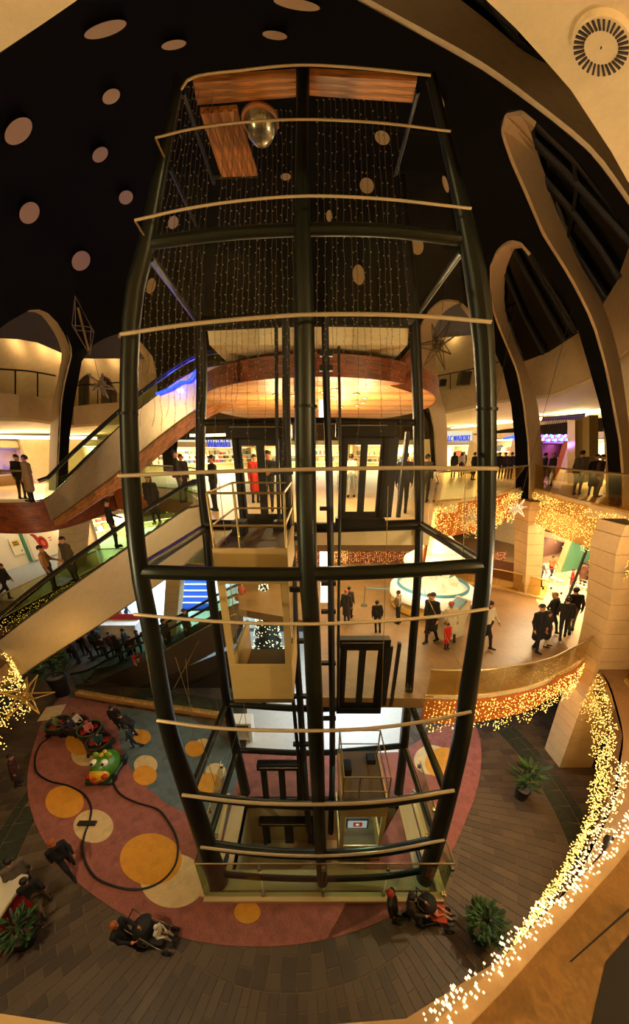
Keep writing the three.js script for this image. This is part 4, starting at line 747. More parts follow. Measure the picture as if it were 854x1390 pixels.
// upper level, left
shop('blue lit shop window of the upper escalator side gallery', -70, 27, 609, 1.62, L2, { light: 0x2a3cff, glow: 1.2, power: 22, wall: M.cream, shelves: 1, deep: 1.03 });
wallSeg('cream shop wall beside the blue window', 27, 80, 607, 1.62, L2); wallSeg('cream shop wall behind the rib beside the metal escalator', 80, 108, 605, 1.62, L2);
shop('small bright shop behind the metal escalator', 108, 138, 605, 1.62, L2, { power: 16, glow: 3 }); wallSeg('cream wall between the small and the large clothes shop', 138, 188, 605, 1.62, L2);
shop('large bright clothes shop on the escalator side of the lift lobby', 188, 345, 607, 1.62, L2, { power: 16, glow: 2.6, shelves: 3 });
shop('bright shop seen straight through the lift lobby doors', 352, 470, 604, 1.6, L2, { power: 14, glow: 2.4, shelves: 2 });
wallSeg('cream wall on the escalator side of the lobby doors', 345, 352, 604, 1.6, L2); shop('bright shop with a blue screen on the walkway side of the lobby doors', 476, 572, 604, 1.6, L2, { power: 14, glow: 2.4, shelves: 2 }); wallSeg('narrow cream wall in the lobby', 470, 476, 604, 1.6, L2);
wallSeg('cream wall on the walkway side of the lift lobby', 572, 605, 596, 1.6, L2);
shop('white clothes shop on the walkway side of the lift shaft', 605, 641, 604, 1.6, L2, { power: 20, glow: 3, shelves: 2, header: M.white }); wallSeg('cream wall beside the white clothes shop', 641, 656, 590, 1.6, L2);
shop('bright shop with stacked shelves beside the second rib', 656, 702, 596, 1.6, L2, { power: 16, glow: 2.4, shelves: 3 }); wallSeg('cream wall behind the second rib', 702, 733, 580, 1.6, L2);
shop('shop with violet ceiling lights in the pendant lamp gallery', 733, 768, 600, 1.6, L2, { light: 0xb070ff, glow: 1.4, power: 5, shelves: 2, wall: std(0x8a5a3a) }); wallSeg('orange wall in the pendant lamp gallery', 768, 782, 598, 1.6, L2, std(0xb8602a));
shop('bright shop beside the thick rib above the tall clad column', 804, 845, 596, 1.6, L2, { power: 16, glow: 2.4 }); wallSeg('cream wall beside the gold column', 782, 804, 576, 1.6, L2);
{ const v = onCyl(790, 600, 1.42); v.y = L2; const gl = y => [onCyl(780, y, 1.42), onCyl(791, y, 1.36), onCyl(803, y, 1.42)], gt = gl(568), gbm = gl(655); single('gold_column', 'square gold clad column in the pendant lamp gallery', 'column', [sheet([gt[0], gt[1]], [gbm[0], gbm[1]], .3, -1), sheet([gt[1], gt[2]], [gbm[1], gbm[2]], .3, -1)], std(0xffffff, { map: mottled(160, 132, 74, .12), roughness: .35, metalness: .4 })); }
{ // violet ceiling lamps: small hanging rods
  const R = seeded(77); let k = 0;
  for (let i = 0; i < 15; i++) for (let j = 0; j < 2; j++) {
    const x = 736 + i * 2.9 + j * 1.2, y = 591 + j * 5 + R() * 1.5, v = onCyl(x, y, 1.46 + .04 * j);
    const t = thing('pendant_lamp', 'small violet and white pendant lamp in the pendant lamp gallery', 'pendant lamp', v.clone().setY(v.y - .08), 'violet pendant lamps in the pendant lamp gallery');
    part(t, 'cord', rod(v, v.clone().setY(v.y + 1.15), .008, 4), M.black); part(t, 'bulb', box(v.x - .05, v.x + .05, v.y - .08, v.y + .06, v.z - .05, v.z + .05, .02), glow([0xb060ff, 0xe8d8ff, 0x70b0ff][k++ % 3], 2.2));
  }
  const c = onCyl(755, 600, 1.44); lampPoint(c.x, c.y - .3, c.z, 0xb070ff, 3, 6);
  const h = onCyl(755, 593, 1.46).y + .9, e = (x, s) => { const v = onCyl(x, 590, s); return V(v.x, h, v.z); }; struct('ceiling_pendant_panel', sheet([e(730, 1.6), e(786, 1.6)], [e(730, 1.4), e(786, 1.4)], .06, -1), M.lilac, 'ceiling panel toned lilac as violet lit with pendant lamps');  // lilac tone stands for violet lamp light on the panel
}
// shop lettering
const font = await new FontLoader().loadAsync('fonts/droid/droid_sans_bold.typeface.json');
function lettering(text, x0, x1, y, s, size, mat, label) {
  const g = new TextGeometry(text, { font, size: 1, depth: .12, curveSegments: 3 }); g.computeBoundingBox(); const bb = g.boundingBox; const a = onCyl(x0, y, s), b = onCyl(x1, y, s), w = a.distanceTo(b), k = w / (bb.max.x - bb.min.x);
  g.translate(-bb.min.x, -bb.min.y, 0); g.scale(k, Math.min(size, k * 1.4), .6); const dir = b.clone().sub(a).normalize(); g.rotateY(Math.atan2(-dir.z, dir.x)); g.translate(a.x, a.y - size * .5, a.z);
  return single('shop_sign', label, 'sign', g, mat);
}
const signWhite = (label, x0, x1, y0, y1, s, k = .9) => single('sign_board', label, 'sign', patchGeo([[x0, y0], [x1, y0]], [[x0, y1], [x1, y1]], s, .06, 6), glow(0xfff4dc, k));
signWhite('white lit fascia board of the white clothes shop', 607, 641, 585, 598, 1.58, .8); lettering('LC WAIKIKI', 609, 639, 592.5, 1.565, .62, glow(0x1840d0, 1.2), 'blue capital lettering over the white clothes shop');
signWhite('pale lit fascia board of the large clothes shop', 240, 320, 597, 607, 1.58, .8); lettering('LC Waikiki', 268, 312, 602, 1.565, .55, glow(0x1840d0, 1.2), 'blue mixed case lettering over the large clothes shop');
signWhite('white lit board low on the escalator side of the clothes shop', 196, 232, 600, 606, 1.58, .8); lettering('LC Waikiki', 198, 226, 602.5, 1.565, .3, glow(0x1840d0, 1.0), 'small blue lettering beside the escalator underside');
single('blue_sign_strip', 'short glowing blue sign strip beside the second rib', 'sign', patchGeo([[684, 594], [699, 591]], [[684, 597], [699, 595]], 1.56, .05, 4), glow(0x2050ff, 3));

// middle level back, left and right
{ const v = [[-19.5, -14.5], [-13.4, -14.5], [-13.4, -20], [-9, -21], [-12, -32], [-30, -30], [-26, -16]]; struct('floor_grey_blue', slab(v, L1, L1 + .01), M.blueFloor, 'grey blue floor of the hoarding side middle level'); }
function canvasTex(w, h, draw) { const c = document.createElement('canvas'); c.width = w; c.height = h; draw(c.getContext('2d')); const t = new THREE.CanvasTexture(c); t.colorSpace = THREE.SRGBColorSpace; return t; }
{
  const s = 1.9, A = onCyl(-45, 712, s), B = onCyl(74, 706, s); A.y = B.y = 0;
  const len = A.distanceTo(B); const g = sheet([A.clone().setY(L1 + 3.3), B.clone().setY(L1 + 3.3)], [A.clone().setY(L1), B.clone().setY(L1)], .15, -1);
  struct('wall_hoarding', g, std(0xe8dfcc), 'white hoarding wall on the hoarding side middle level');
  const tex = canvasTex(256, 128, c => { c.fillStyle = '#ece4d4'; c.fillRect(0, 0, 256, 128); c.fillStyle = '#b5221a'; c.beginPath(); c.ellipse(150, 62, 44, 30, .3, 0, 7); c.fill(); c.beginPath(); c.moveTo(60, 14); c.quadraticCurveTo(110, 6, 130, 50); c.lineTo(100, 58); c.quadraticCurveTo(90, 30, 60, 14); c.fill(); c.fillStyle = '#3a1812'; c.lineWidth = 5; c.strokeStyle = '#3a1812'; c.beginPath(); c.ellipse(150, 62, 30, 18, .3, 0, 7); c.stroke(); c.beginPath(); c.moveTo(60, 14); c.quadraticCurveTo(96, 26, 104, 60); c.quadraticCurveTo(120, 90, 100, 104); c.stroke(); c.fillStyle = '#d8583a'; c.beginPath(); c.ellipse(152, 64, 20, 12, .3, 0, 7); c.fill(); c.fillStyle = '#c86a60'; c.fillRect(212, 44, 34, 6); c.fillRect(214, 56, 30, 5); });
  const mat = std(0xffffff, { map: tex, roughness: .6 });
  const d = B.clone().sub(A).normalize(), nrm = V(-d.z, 0, d.x); if (nrm.z < 0) nrm.negate(); const place = (u, w, y0, y1, m, name, label, cat) => { const c = A.clone().addScaledVector(d, len * u + w / 2).addScaledVector(nrm, .24); const gg = new THREE.BoxGeometry(w, y1 - y0, .05); const t = geoMesh(gg, m); t.name = numbered(name); t.position.set(c.x, (y0 + y1) / 2, c.z); t.rotation.y = Math.atan2(-d.z, d.x); t.userData = { label, category: cat }; scene.add(t); };
  place(.48, len * .36, L1 + .1, L1 + 1.85, mat, 'wall_mural', 'white mural with a bold red and black cartoon swirl', 'mural');
  place(.3, len * .13, L1 + .7, L1 + 1.7, std(0xffffff, { map: canvasTex(128, 96, c => { c.fillStyle = '#e9e2c8'; c.fillRect(0, 0, 128, 96); c.fillStyle = '#c9a528'; c.fillRect(20, 18, 80, 30); c.fillStyle = '#4a3a12'; c.fillRect(30, 24, 50, 7); c.fillRect(30, 36, 60, 6); c.fillStyle = '#7a7050'; c.fillRect(90, 76, 18, 8); }) }), 'wall_poster', 'pale poster with a yellow block of lettering on the hoarding', 'poster');
  place(.445, .35, L1 + .1, L1 + 3.0, std(0x3a8060), 'wall_pilaster', 'green pilaster between poster and mural', 'pilaster');
  lampArea(V(-17, 8.7, -20), V(-17, 4, -21), 4, 3, 0xffe4b4, 4);  // unseen ceiling light placed to brighten the hoarding
}
shop('bright shop hung with red and white goods on the hoarding side middle level', 101, 118, 700, 1.72, L1, { power: 26, glow: 3.2, shelves: 3 });
shop('white shop behind the shoppers on the hoarding side middle level', 121, 170, 701, 1.72, L1, { power: 26, glow: 3.2, shelves: 2 });
shop('bright shop behind the rising escalator on the hoarding side middle level', 174, 268, 703, 1.72, L1, { power: 18, glow: 2.6, shelves: 2 });
wallSeg('pillar wall between the shops of the hoarding side middle level', 74, 101, 700, 1.74, L1); wallSeg('narrow pier between bright shops', 117, 121, 700, 1.72, L1); wallSeg('narrow pier beside the rising escalator', 170, 174, 700, 1.72, L1);
{ // far middle of the middle level: parapet of lights and bright wall
  const z = -20.4, a = onZ(455, 767, z), b = onZ(640, 767, z), b2 = onZ(310, 767, z);
  struct('wall_parapet_middle', box(b2.x, b.x + 2, L1, onZ(500, 749, z).y, z - .2, z), fasciaMat.dark, 'dark parapet set with lights on the far middle level');
  curtain('tiny reddish lights on the far middle level parapet', [[b2.x, z + .1], [a.x + 1, z + .1], [b.x + 2, z + .1]], L1 + .8, .75, 160, .02, glow(0xff9a50, 1.6), 31, { off: 0, wave: .02 });
  curtain('golden lights beside the lift on the far middle level parapet', [[onZ(453, 760, z).x, z + .16], [onZ(462, 760, z).x, z + .16], [onZ(472, 760, z).x, z + .16]], L1 + .85, .8, 260, .022, bulbDim, 32, { off: 0, wave: .02 });
  struct('wall_middle_rear', box(-7, 11, L1, 9.05, -27.2, -27), M.cream, 'cream rear wall of the middle level');
  lampArea(V(1, 8.9, -15.5), V(1, 4.7, -15.5), 7, 7, 0xffe4b0, 3.4); lampArea(V(8, 8.9, -13.5), V(8, 4.7, -13.5), 3, 3, 0xffe0a8, 1.6);  // unseen ceiling lights placed to brighten the middle level floor
}
{ // rear parapets right
  const pl = [[580, 788], [620, 791], [670, 797], [738, 815]].map(p => onY(p[0], p[1], L1)).map(plan);
  balustrade('glass balustrade of a second opening behind the middle level walkway', pl, L1, { h: .95 });
  const pl2 = pl.map(p => [p[0] + .6, p[1] - 1.6]); fascia('light studded wall beyond the second opening', pl2, L1 + 1.0, 1.0, fasciaMat.dark); curtain('gold fairy lights beyond the second opening', pl2, L1 + 1.0, .95, 150, .018, bulbDim, 33, { side: -1 });
  shop('glass fronted shop with dark dotted ceiling on the passage side middle level', 733, 772, 733, 1.55, L1, { power: 14, glow: 1.6, wall: std(0x6a4430), shelves: 2 });
  shop('green glass shop on the passage side middle level', 778, 812, 735, 1.5, L1, { power: 8, glow: 1.4, wall: std(0x5a8a64), shelves: 2 });
  wallSeg('pier between the two passage side shops', 772, 778, 730, 1.5, L1, M.creamClad); wallSeg('dark wall beside the green glass shop', 812, 862, 735, 1.8, L1, std(0x6b5238)); wallSeg('bright wall beside the dotted ceiling shop', 640, 733, 730, 1.75, L1);
  lampArea(V(12.5, 8.9, -15.5), V(12.5, 4.7, -15.5), 3, 5, 0xffe6b4, 24);  // unseen ceiling light placed to brighten the passage
  const p0 = onY(771, 812, L1), p1 = V(p0.x, 8.9, p0.z); single('slim_black_post', 'slim black post on the middle level beside the strolling group', 'post', rod(p0, p1, .06, 10), M.black);
}
{ // ground floor rear: blue lit shop, kiosk, hoarding
  const t = shop('cool blue lit shop at the rear of the ground floor', 150, 300, 778, 1.62, 0, { light: 0xa8d4ff, glow: 2.2, power: 22, wall: M.white, shelves: 1, deep: 1.25 });
  struct('floor_blue_shop', slab([[-15, -20.5], [-4, -20.5], [-4, -30], [-15, -30]], -.005, .006), std(0xffffff, { map: mottled(204, 200, 192, .06), roughness: .3 }), 'pale floor before the blue lit shop');
  lampArea(V(-9.5, 4.2, -23), V(-9.5, 0, -23), 7, 4, 0xbfe2ff, 13);  // unseen cool light placed to brighten the floor before the shop
  const h = onZ(262, 792, -23.5), q = thing('blue_hoarding', 'bright blue hoarding with white rails at the rear of the ground floor', 'hoarding', V(h.x, 0, -23.5));
  part(q, 'panel', box(h.x - 1.6, h.x + 1.6, .1, 2.6, -23.55, -23.45), std(0x1f56c8, { roughness: .5 })); for (const y of [.6, 1.1, 1.6, 2.1]) part(q, 'rail', box(h.x - 1.6, h.x + 1.6, y, y + .1, -23.45, -23.4), M.white); part(q, 'foot', box(h.x - 1.5, h.x + 1.5, 0, .1, -23.7, -23.3), M.darkSteel);
  const k = G0(168, 862), kt = thing('promotion_kiosk', 'white promotion counter with a red lettered top near the ground landing', 'kiosk', V(k.x, 0, k.z));
  part(kt, 'counter', box(k.x - 1.2, k.x + 1.2, 0, .95, k.z - .5, k.z + .5, .05), M.white); part(kt, 'top', box(k.x - 1.3, k.x + 1.3, .95, 1.05, k.z - .6, k.z + .6, .02), M.white);
  part(kt, 'sign', box(k.x - 1.2, k.x + 1.2, 1.05, 1.45, k.z - .3, k.z - .22, .01), M.red);
  lampArea(V(2.2, 4.25, -13.5), V(2.2, 0, -13.5), 4, 5, 0xdff0ff, 7);   // unseen ceiling lights placed to brighten the pale floor behind the shaft
  const cp = thing('unseen_ceiling_light_panel', 'unseen broad ceiling light placed to brighten the floor behind the shaft', 'ceiling light', V(2.2, 4.3, -13.5)); part(cp, 'frame', box(.1, 4.3, 4.29, 4.35, -16.1, -10.9), M.white); part(cp, 'diffuser', box(.2, 4.2, 4.27, 4.29, -16, -11), glow(0xdff0ff, 1.5));
}
// ------------------------------------------------------------------ spot lamps on the gallery walls and general downlights
function spotLamp(label, px, py, s, group, power = 5) {
  const v = onCyl(px, py, s), inward = V(-v.x, 0, OZ - v.z).normalize(); const p = v.clone().addScaledVector(inward, .35);
  const t = thing('wall_spot_lamp', label, 'spot lamp', p, group);
  part(t, 'arm', rod(v, p, .02, 6), M.darkSteel); part(t, 'shade', lathe([[.03, .08], [.09, .03], [.1, -.04], [.08, -.04]], 14, p), M.brass); part(t, 'bulb', ball(p.clone().add(V(0, -.03, 0)), .075, 10, 8), glow(0xfff0c8, 9));
  lampPoint(p.x, p.y - .18, p.z, 0xffd898, power, 4);
}
for (const [x, y] of [[22, 458], [60, 466], [83, 475]]) spotLamp('small lit spot lamp high on the escalator side gallery wall', x, y, 1.38, 'spot lamps of the escalator side gallery', 1.3);
for (const [x, y] of [[124, 480], [158, 484]]) spotLamp('small lit spot lamp on the wall above the pointed doorways', x, y, 1.33, 'spot lamps above the pointed doorways', 1.1);
spotLamp('small lit spot lamp behind the hanging star in the low arch', 615, 452, 1.38, undefined, 1.3);
// third level glass rails
function rail3(label, px, s, up) { const c = resample(smooth(px, 40), 20); const t = thing('gallery_rail', label, 'railing', onCyl(c[10][0], c[10][1], s)); part(t, 'handrail', tube(c.map(p => onCyl(p[0], p[1] - up, s)), .03, 6), M.darkSteel); for (let i = 0; i < 4; i++) { const sl = c.slice(i * 5, Math.min(20, i * 5 + 6)); part(t, 'glass_panel', sheetThin(sl.map(p => onCyl(p[0], p[1] - up, s)), sl.map(p => onCyl(p[0], p[1] + 1, s))), M.glass); part(t, 'post', rod(onCyl(sl[0][0], sl[0][1], s), onCyl(sl[0][0], sl[0][1] - up, s), .025, 6), M.darkSteel); } }
rail3('dark glass rail on the third level escalator side gallery', [[-40, 532], [0, 534], [40, 537], [75, 543]], 1.12, 33);
rail3('dark glass rail before the pointed doorways', [[97, 551], [135, 548], [165, 546]], 1.12, 27);
rail3('dark glass rail above the parapet with the speakers', [[586, 534], [640, 523], [682, 512]], 1.12, 22);
for (const [x, y, r] of [[601, 526, 4], [630, 520, 7]]) { const v = onCyl(x, y - 6, 1.07), k = mpp(v) * r; const t = thing('stage_speaker', r === 4 ? 'smaller black speaker box on the gallery parapet' : 'larger black speaker box on the gallery parapet', 'speaker', v.clone().setY(v.y - k)); part(t, 'case', box(v.x - k, v.x + k, v.y - k, v.y + k, v.z - k, v.z + k, .03), M.black); part(t, 'cone', new THREE.CylinderGeometry(k * .6, k * .5, .03, 16).rotateX(Math.PI / 2).translate(v.x, v.y, v.z + k), M.darkSteel); }
// ------------------------------------------------------------------ round roof lights in the vault
let rl = 0;
for (const [x, y, rx, ry, a] of [[143, 40, 30, 10, -18], [236, 61, 17, 6.5, -10], [373, 48, 17, 6, 8], [403, 6, 32, 7.5, 10], [151, 131, 13, 9.5, -35], [25, 178, 22, 15, -45], [136, 210, 12, 9, -45], [40, 289, 15.5, 13, -60], [171, 268, 10, 9, -45], [110, 354, 14, 12, -60], [519, 187, 11, 9, 40], [498, 252, 11, 9.5, 70], [597, 135, 13, 4, 65], [605, 250, 12, 3.5, 75], [235, 302, 9, 7, -70], [205, 388, 11, 6, -75], [566, 333, 13, 9, 80], [447, 293, 8, 4, 90], [487, 373, 14, 8, 85], [388, 240, 7, 5, 0]]) {
  const A = [], B = [], Rim = [], n = 28, th = a * Math.PI / 180;
  for (let i = 0; i <= n; i++) { const t = i / n * Math.PI * 2, px = (k) => [x + Math.cos(t) * rx * k * Math.cos(th) - Math.sin(t) * ry * k * Math.sin(th), y + Math.cos(t) * rx * k * Math.sin(th) + Math.sin(t) * ry * k * Math.cos(th)]; A.push(onShell(...px(1), .992)); B.push(onShell(...px(1), 1.0)); }
  const c = onShell(x, y, .992), pos = []; for (let i = 0; i < n; i++) for (const v of [c, A[i], A[i + 1], A[i], B[i], B[i + 1], A[i], B[i + 1], A[i + 1]]) pos.push(v.x, v.y, v.z);
  const g = new THREE.BufferGeometry(); g.setAttribute('position', new THREE.Float32BufferAttribute(pos, 3)); g.computeVertexNormals();
  single('roof_disc', 'round pale disc set in the black vault', 'roof disc', g, std(0xc8a878, { roughness: .7 }), 'round pale discs of the vault');
}
// ------------------------------------------------------------------ people
// joints in metres for a 1.72 m person facing +z; each bone: [from, to, r0, r1, region]
function skeleton(o = {}) {
  const b = [], P = (x, y, z) => V(x, y, z), lean = o.lean || 0, hipY = o.hipY ?? .93;
  const up = (x, y, z) => { const c = Math.cos(lean), s = Math.sin(lean), dy = y - .95, dz = z; return P(x, hipY + .02 + dy * c - dz * s, (o.hipZ || 0) + dy * s + dz * c); };
  for (const s of [-1, 1]) {
    const hip = up(s * .09, .93, 0), L = s < 0 ? o.legL : o.legR, knee = L ? P(...L[0]) : P(s * .1, hipY - .44, .02), ank = L ? P(...L[1]) : P(s * .1, .08, -.02), toeDir = L && L[2] ? L[2] : [0, -.03, .17];
    b.push([hip, knee, .092, .062, 'bottom'], [knee, ank, .06, .042, 'bottom'], [ank, ank.clone().add(P(0, -.04, -.03)), .045, .04, 'shoes'], [ank.clone().add(P(0, -.04, -.02)), ank.clone().add(P(...toeDir)), .042, .034, 'shoes']);
    const sh = up(s * .185, 1.40, 0), A = s < 0 ? o.armL : o.armR, el = A ? up(...A[0]) : up(s * .235, 1.13, -.02), wr = A ? up(...A[1]) : up(s * .235, .88, .05);
    b.push([sh, el, .06, .05, 'top'], [el, wr, .048, .036, 'top']);
    o.hands = o.hands || []; o.hands.push([el, wr, s]);
    b.push([up(s * .075, 1.0, 0), up(s * .1, 1.36, 0), .115, .1, 'top'], [up(s * .06, .95, 0), up(s * .05, 1.0, 0), .12, .12, o.coat ? 'top' : 'bottom'], [up(0, 1.4, 0), sh, .09, .068, 'top']);
    if (o.coat) b.push([up(s * .06, .98, 0), P(s * .07, hipY - o.coat, (o.hipZ || 0) - .01), .125, .13, 'top']);
  }
  b.push([up(0, 1.42, -.01), up(0, 1.53, .005), .055, .05, 'skin']);
  const hd = up(0, 1.615, .02); b.push([up(0, 1.575, .03), up(0, 1.65, .005), .072, .088, 'skin'], [up(0, 1.60, .1), up(0, 1.615, .112), .014, .011, 'skin']);
  for (const s of [-1, 1]) b.push([up(s * .085, 1.61, 0), up(s * .092, 1.63, -.005), .016, .018, 'skin']);
  o.head = hd; o.up = up; return b;
}
function capsuleDist(p, a, b, r0, r1) { const ax = b.x - a.x, ay = b.y - a.y, az = b.z - a.z, px = p.x - a.x, py = p.y - a.y, pz = p.z - a.z; let t = (px * ax + py * ay + pz * az) / (ax * ax + ay * ay + az * az + 1e-9); t = t < 0 ? 0 : t > 1 ? 1 : t; const dx = px - ax * t, dy = py - ay * t, dz = pz - az * t; return Math.sqrt(dx * dx + dy * dy + dz * dz) - (r0 + (r1 - r0) * t); }
const mcMat = new THREE.MeshBasicMaterial();
function handGeo(el, wr, s) { // palm, four fingers of different lengths, thumb; slightly curled
  const d = wr.clone().sub(el).normalize(); let side = V(1, 0, 0).addScaledVector(d, -d.x).normalize(); const n = d.clone().cross(side).normalize(); const out = [];
  const at = (u, v, w) => wr.clone().addScaledVector(d, u).addScaledVector(n, v).addScaledVector(side, w);
  out.push(tube([at(-.02, 0, 0), at(.03, 0, 0), at(.085, 0, 0)], [.03, .036, .034], 7));
  [[-.026, .075], [-.009, .088], [.009, .082], [.026, .062]].forEach(([v, L]) => out.push(tube([at(.075, v, 0), at(.075 + L * .55, v, -.012 * s), at(.075 + L, v, -.04 * s)], [.011, .0095, .007], 5)));
  out.push(tube([at(.02, -.03, 0), at(.055, -.058, -.012 * s), at(.085, -.06, -.03 * s)], [.013, .011, .008], 5));
  return merged(out);
}
const poseCache = new Map();
function poseGeo(key, o) {
  if (poseCache.has(key)) return poseCache.get(key);
  const bones = skeleton(o); const lo = V(9, 9, 9), hi = V(-9, -9, -9);
  for (const [a, b, r0, r1] of bones) for (const [p, r] of [[a, r0], [b, r1]]) { lo.min(p.clone().subScalar(r + .05)); hi.max(p.clone().addScalar(r + .05)); }
  const N = 60, mc = new MarchingCubes(N, mcMat, false, false, 60000); mc.isolation = 0; const c = lo.clone().add(hi).multiplyScalar(.5), h = hi.clone().sub(lo).multiplyScalar(.5), p = V(0, 0, 0), k = .035, half = N / 2;
  const dist = (p) => { let d = 9; for (const [a, b, r0, r1] of bones) { const e = capsuleDist(p, a, b, r0, r1); if (d > 8) d = e; else { const hh = Math.max(k - Math.abs(d - e), 0) / k; d = Math.min(d, e) - hh * hh * k * .25; } } return d; };
  for (let z = 0; z < N; z++) for (let y = 0; y < N; y++) for (let x = 0; x < N; x++) { p.set(c.x + (x - half) / half * h.x, c.y + (y - half) / half * h.y, c.z + (z - half) / half * h.z); mc.field[N * N * z + N * y + x] = -dist(p); }
  mc.update(); const n = mc.count, pos = new Float32Array(n * 3); for (let i = 0; i < n; i++) { pos[i * 3] = c.x + mc.positionArray[i * 3] * h.x; pos[i * 3 + 1] = c.y + mc.positionArray[i * 3 + 1] * h.y; pos[i * 3 + 2] = c.z + mc.positionArray[i * 3 + 2] * h.z; }
  let g = new THREE.BufferGeometry(); g.setAttribute('position', new THREE.BufferAttribute(pos, 3)); g = mergeVertices(g, 1e-4); g.computeVertexNormals(); const gi = g.toNonIndexed();
  const hands = (o.hands || []).map(q => handGeo(...q)).map(q => { q.deleteAttribute('uv'); return q; });
  const bodyN = gi.attributes.position.count; const all = mergeGeometries([gi, ...hands]);
  const reg = []; const q = all.attributes.position; for (let i = 0; i < q.count; i += 3) { let r = 'skin'; if (i < bodyN) { p.set((q.getX(i) + q.getX(i + 1) + q.getX(i + 2)) / 3, (q.getY(i) + q.getY(i + 1) + q.getY(i + 2)) / 3, (q.getZ(i) + q.getZ(i + 1) + q.getZ(i + 2)) / 3); let d = 9; for (const b of bones) { const e = capsuleDist(p, b[0], b[1], b[2], b[3]); if (e < d) { d = e; r = b[4]; } } } reg.push(r, r, r); }
  const res = { geo: all, reg, up: o.up, o }; poseCache.set(key, res); return res;
}
const POSES = {
  stand: () => ({}),
  coat: () => ({ coat: .42 }),
  walk: () => ({ legL: [[-.09, .5, .16], [-.09, .09, .2]], legR: [[.09, .48, -.06], [.09, .14, -.34]], armL: [[-.24, 1.14, -.12], [-.24, .92, -.04]], armR: [[.24, 1.14, .08], [.23, .95, .22]] }),
  coatwalk: () => ({ coat: .38, legL: [[-.09, .49, .1], [-.09, .08, .12]], legR: [[.09, .48, -.04], [.09, .1, -.2]] }),
  push: () => ({ lean: .12, armL: [[-.22, 1.15, .12], [-.17, 1.06, .38]], armR: [[.22, 1.15, .12], [.17, 1.06, .38]], legL: [[-.09, .49, .14], [-.09, .08, .14]], legR: [[.09, .48, -.02], [.09, .1, -.24]] }),
  rail: () => ({ armR: [[.25, 1.16, .1], [.34, 1.06, .32]] }),
  hold: () => ({ armL: [[-.22, 1.13, .06], [-.06, 1.14, .27]], armR: [[.22, 1.13, .06], [.06, 1.16, .27]] }),
  phone: () => ({ armR: [[.24, 1.14, .1], [.1, 1.42, .18]] }),
  bend: () => ({ lean: .85, hipY: .9, hipZ: -.15, armL: [[-.2, 1.2, .25], [-.14, 1.05, .42]], armR: [[.2, 1.2, .25], [.14, 1.05, .42]], legL: [[-.1, .48, .02], [-.1, .08, -.1]], legR: [[.1, .48, .02], [.1, .08, .06]] }),
  sit: () => ({ hipY: .3, legL: [[-.1, .34, .42], [-.1, .08, .6]], legR: [[.1, .34, .42], [.1, .08, .6]], armL: [[-.22, 1.14, .1], [-.12, 1.05, .32]], armR: [[.22, 1.14, .1], [.12, 1.05, .32]] }),
  leanback: () => ({ hipY: .32, lean: -.5, legL: [[-.1, .42, .4], [-.1, .22, .74]], legR: [[.1, .42, .4], [.1, .22, .74]], armL: [[-.22, 1.14, .1], [-.12, 1.0, .3]], armR: [[.22, 1.14, .1], [.12, 1.0, .3]] }),
};
const hairGeoShort = new THREE.SphereGeometry(.1, 14, 10, 0, Math.PI * 2, 0, Math.PI * .62); hairGeoShort.scale(.98, 1.0, 1.08);
const hairGeoLong = (() => { const g = new THREE.SphereGeometry(.108, 14, 12, 0, Math.PI * 2, 0, Math.PI * .6); const l = lathe([[.09, -.26], [.105, -.12], [.1, .02]], 14); l.scale(1, 1, .62); l.translate(0, 0, -.055); return merged([g, l]); })();
const capGeo = (() => { const g = new THREE.SphereGeometry(.106, 14, 8, 0, Math.PI * 2, 0, Math.PI * .5); return g; })();
const eyeGeo = merged([ball(V(-.032, .012, .09), .011, 6, 5), ball(V(.032, .012, .09), .011, 6, 5), ball(V(0, -.048, .086), .012, 6, 4).scale(1.6, .6, 1).translate(0, -.018, 0)]);
const bodyMat = new THREE.MeshStandardMaterial({ vertexColors: true, roughness: .85 });
const hairMats = { black: std(0x120d0a, { roughness: .6 }), brown: std(0x2c1a0e, { roughness: .6 }), fair: std(0x8a6a3a, { roughness: .6 }), white: std(0xd8d2c4), red: std(0x9a1c14), ginger: std(0xa0521c, { roughness: .6 }) };
const hex = (c) => { const k = new THREE.Color(c); return [k.r, k.g, k.b]; };
const dark1 = std(0x14100c);
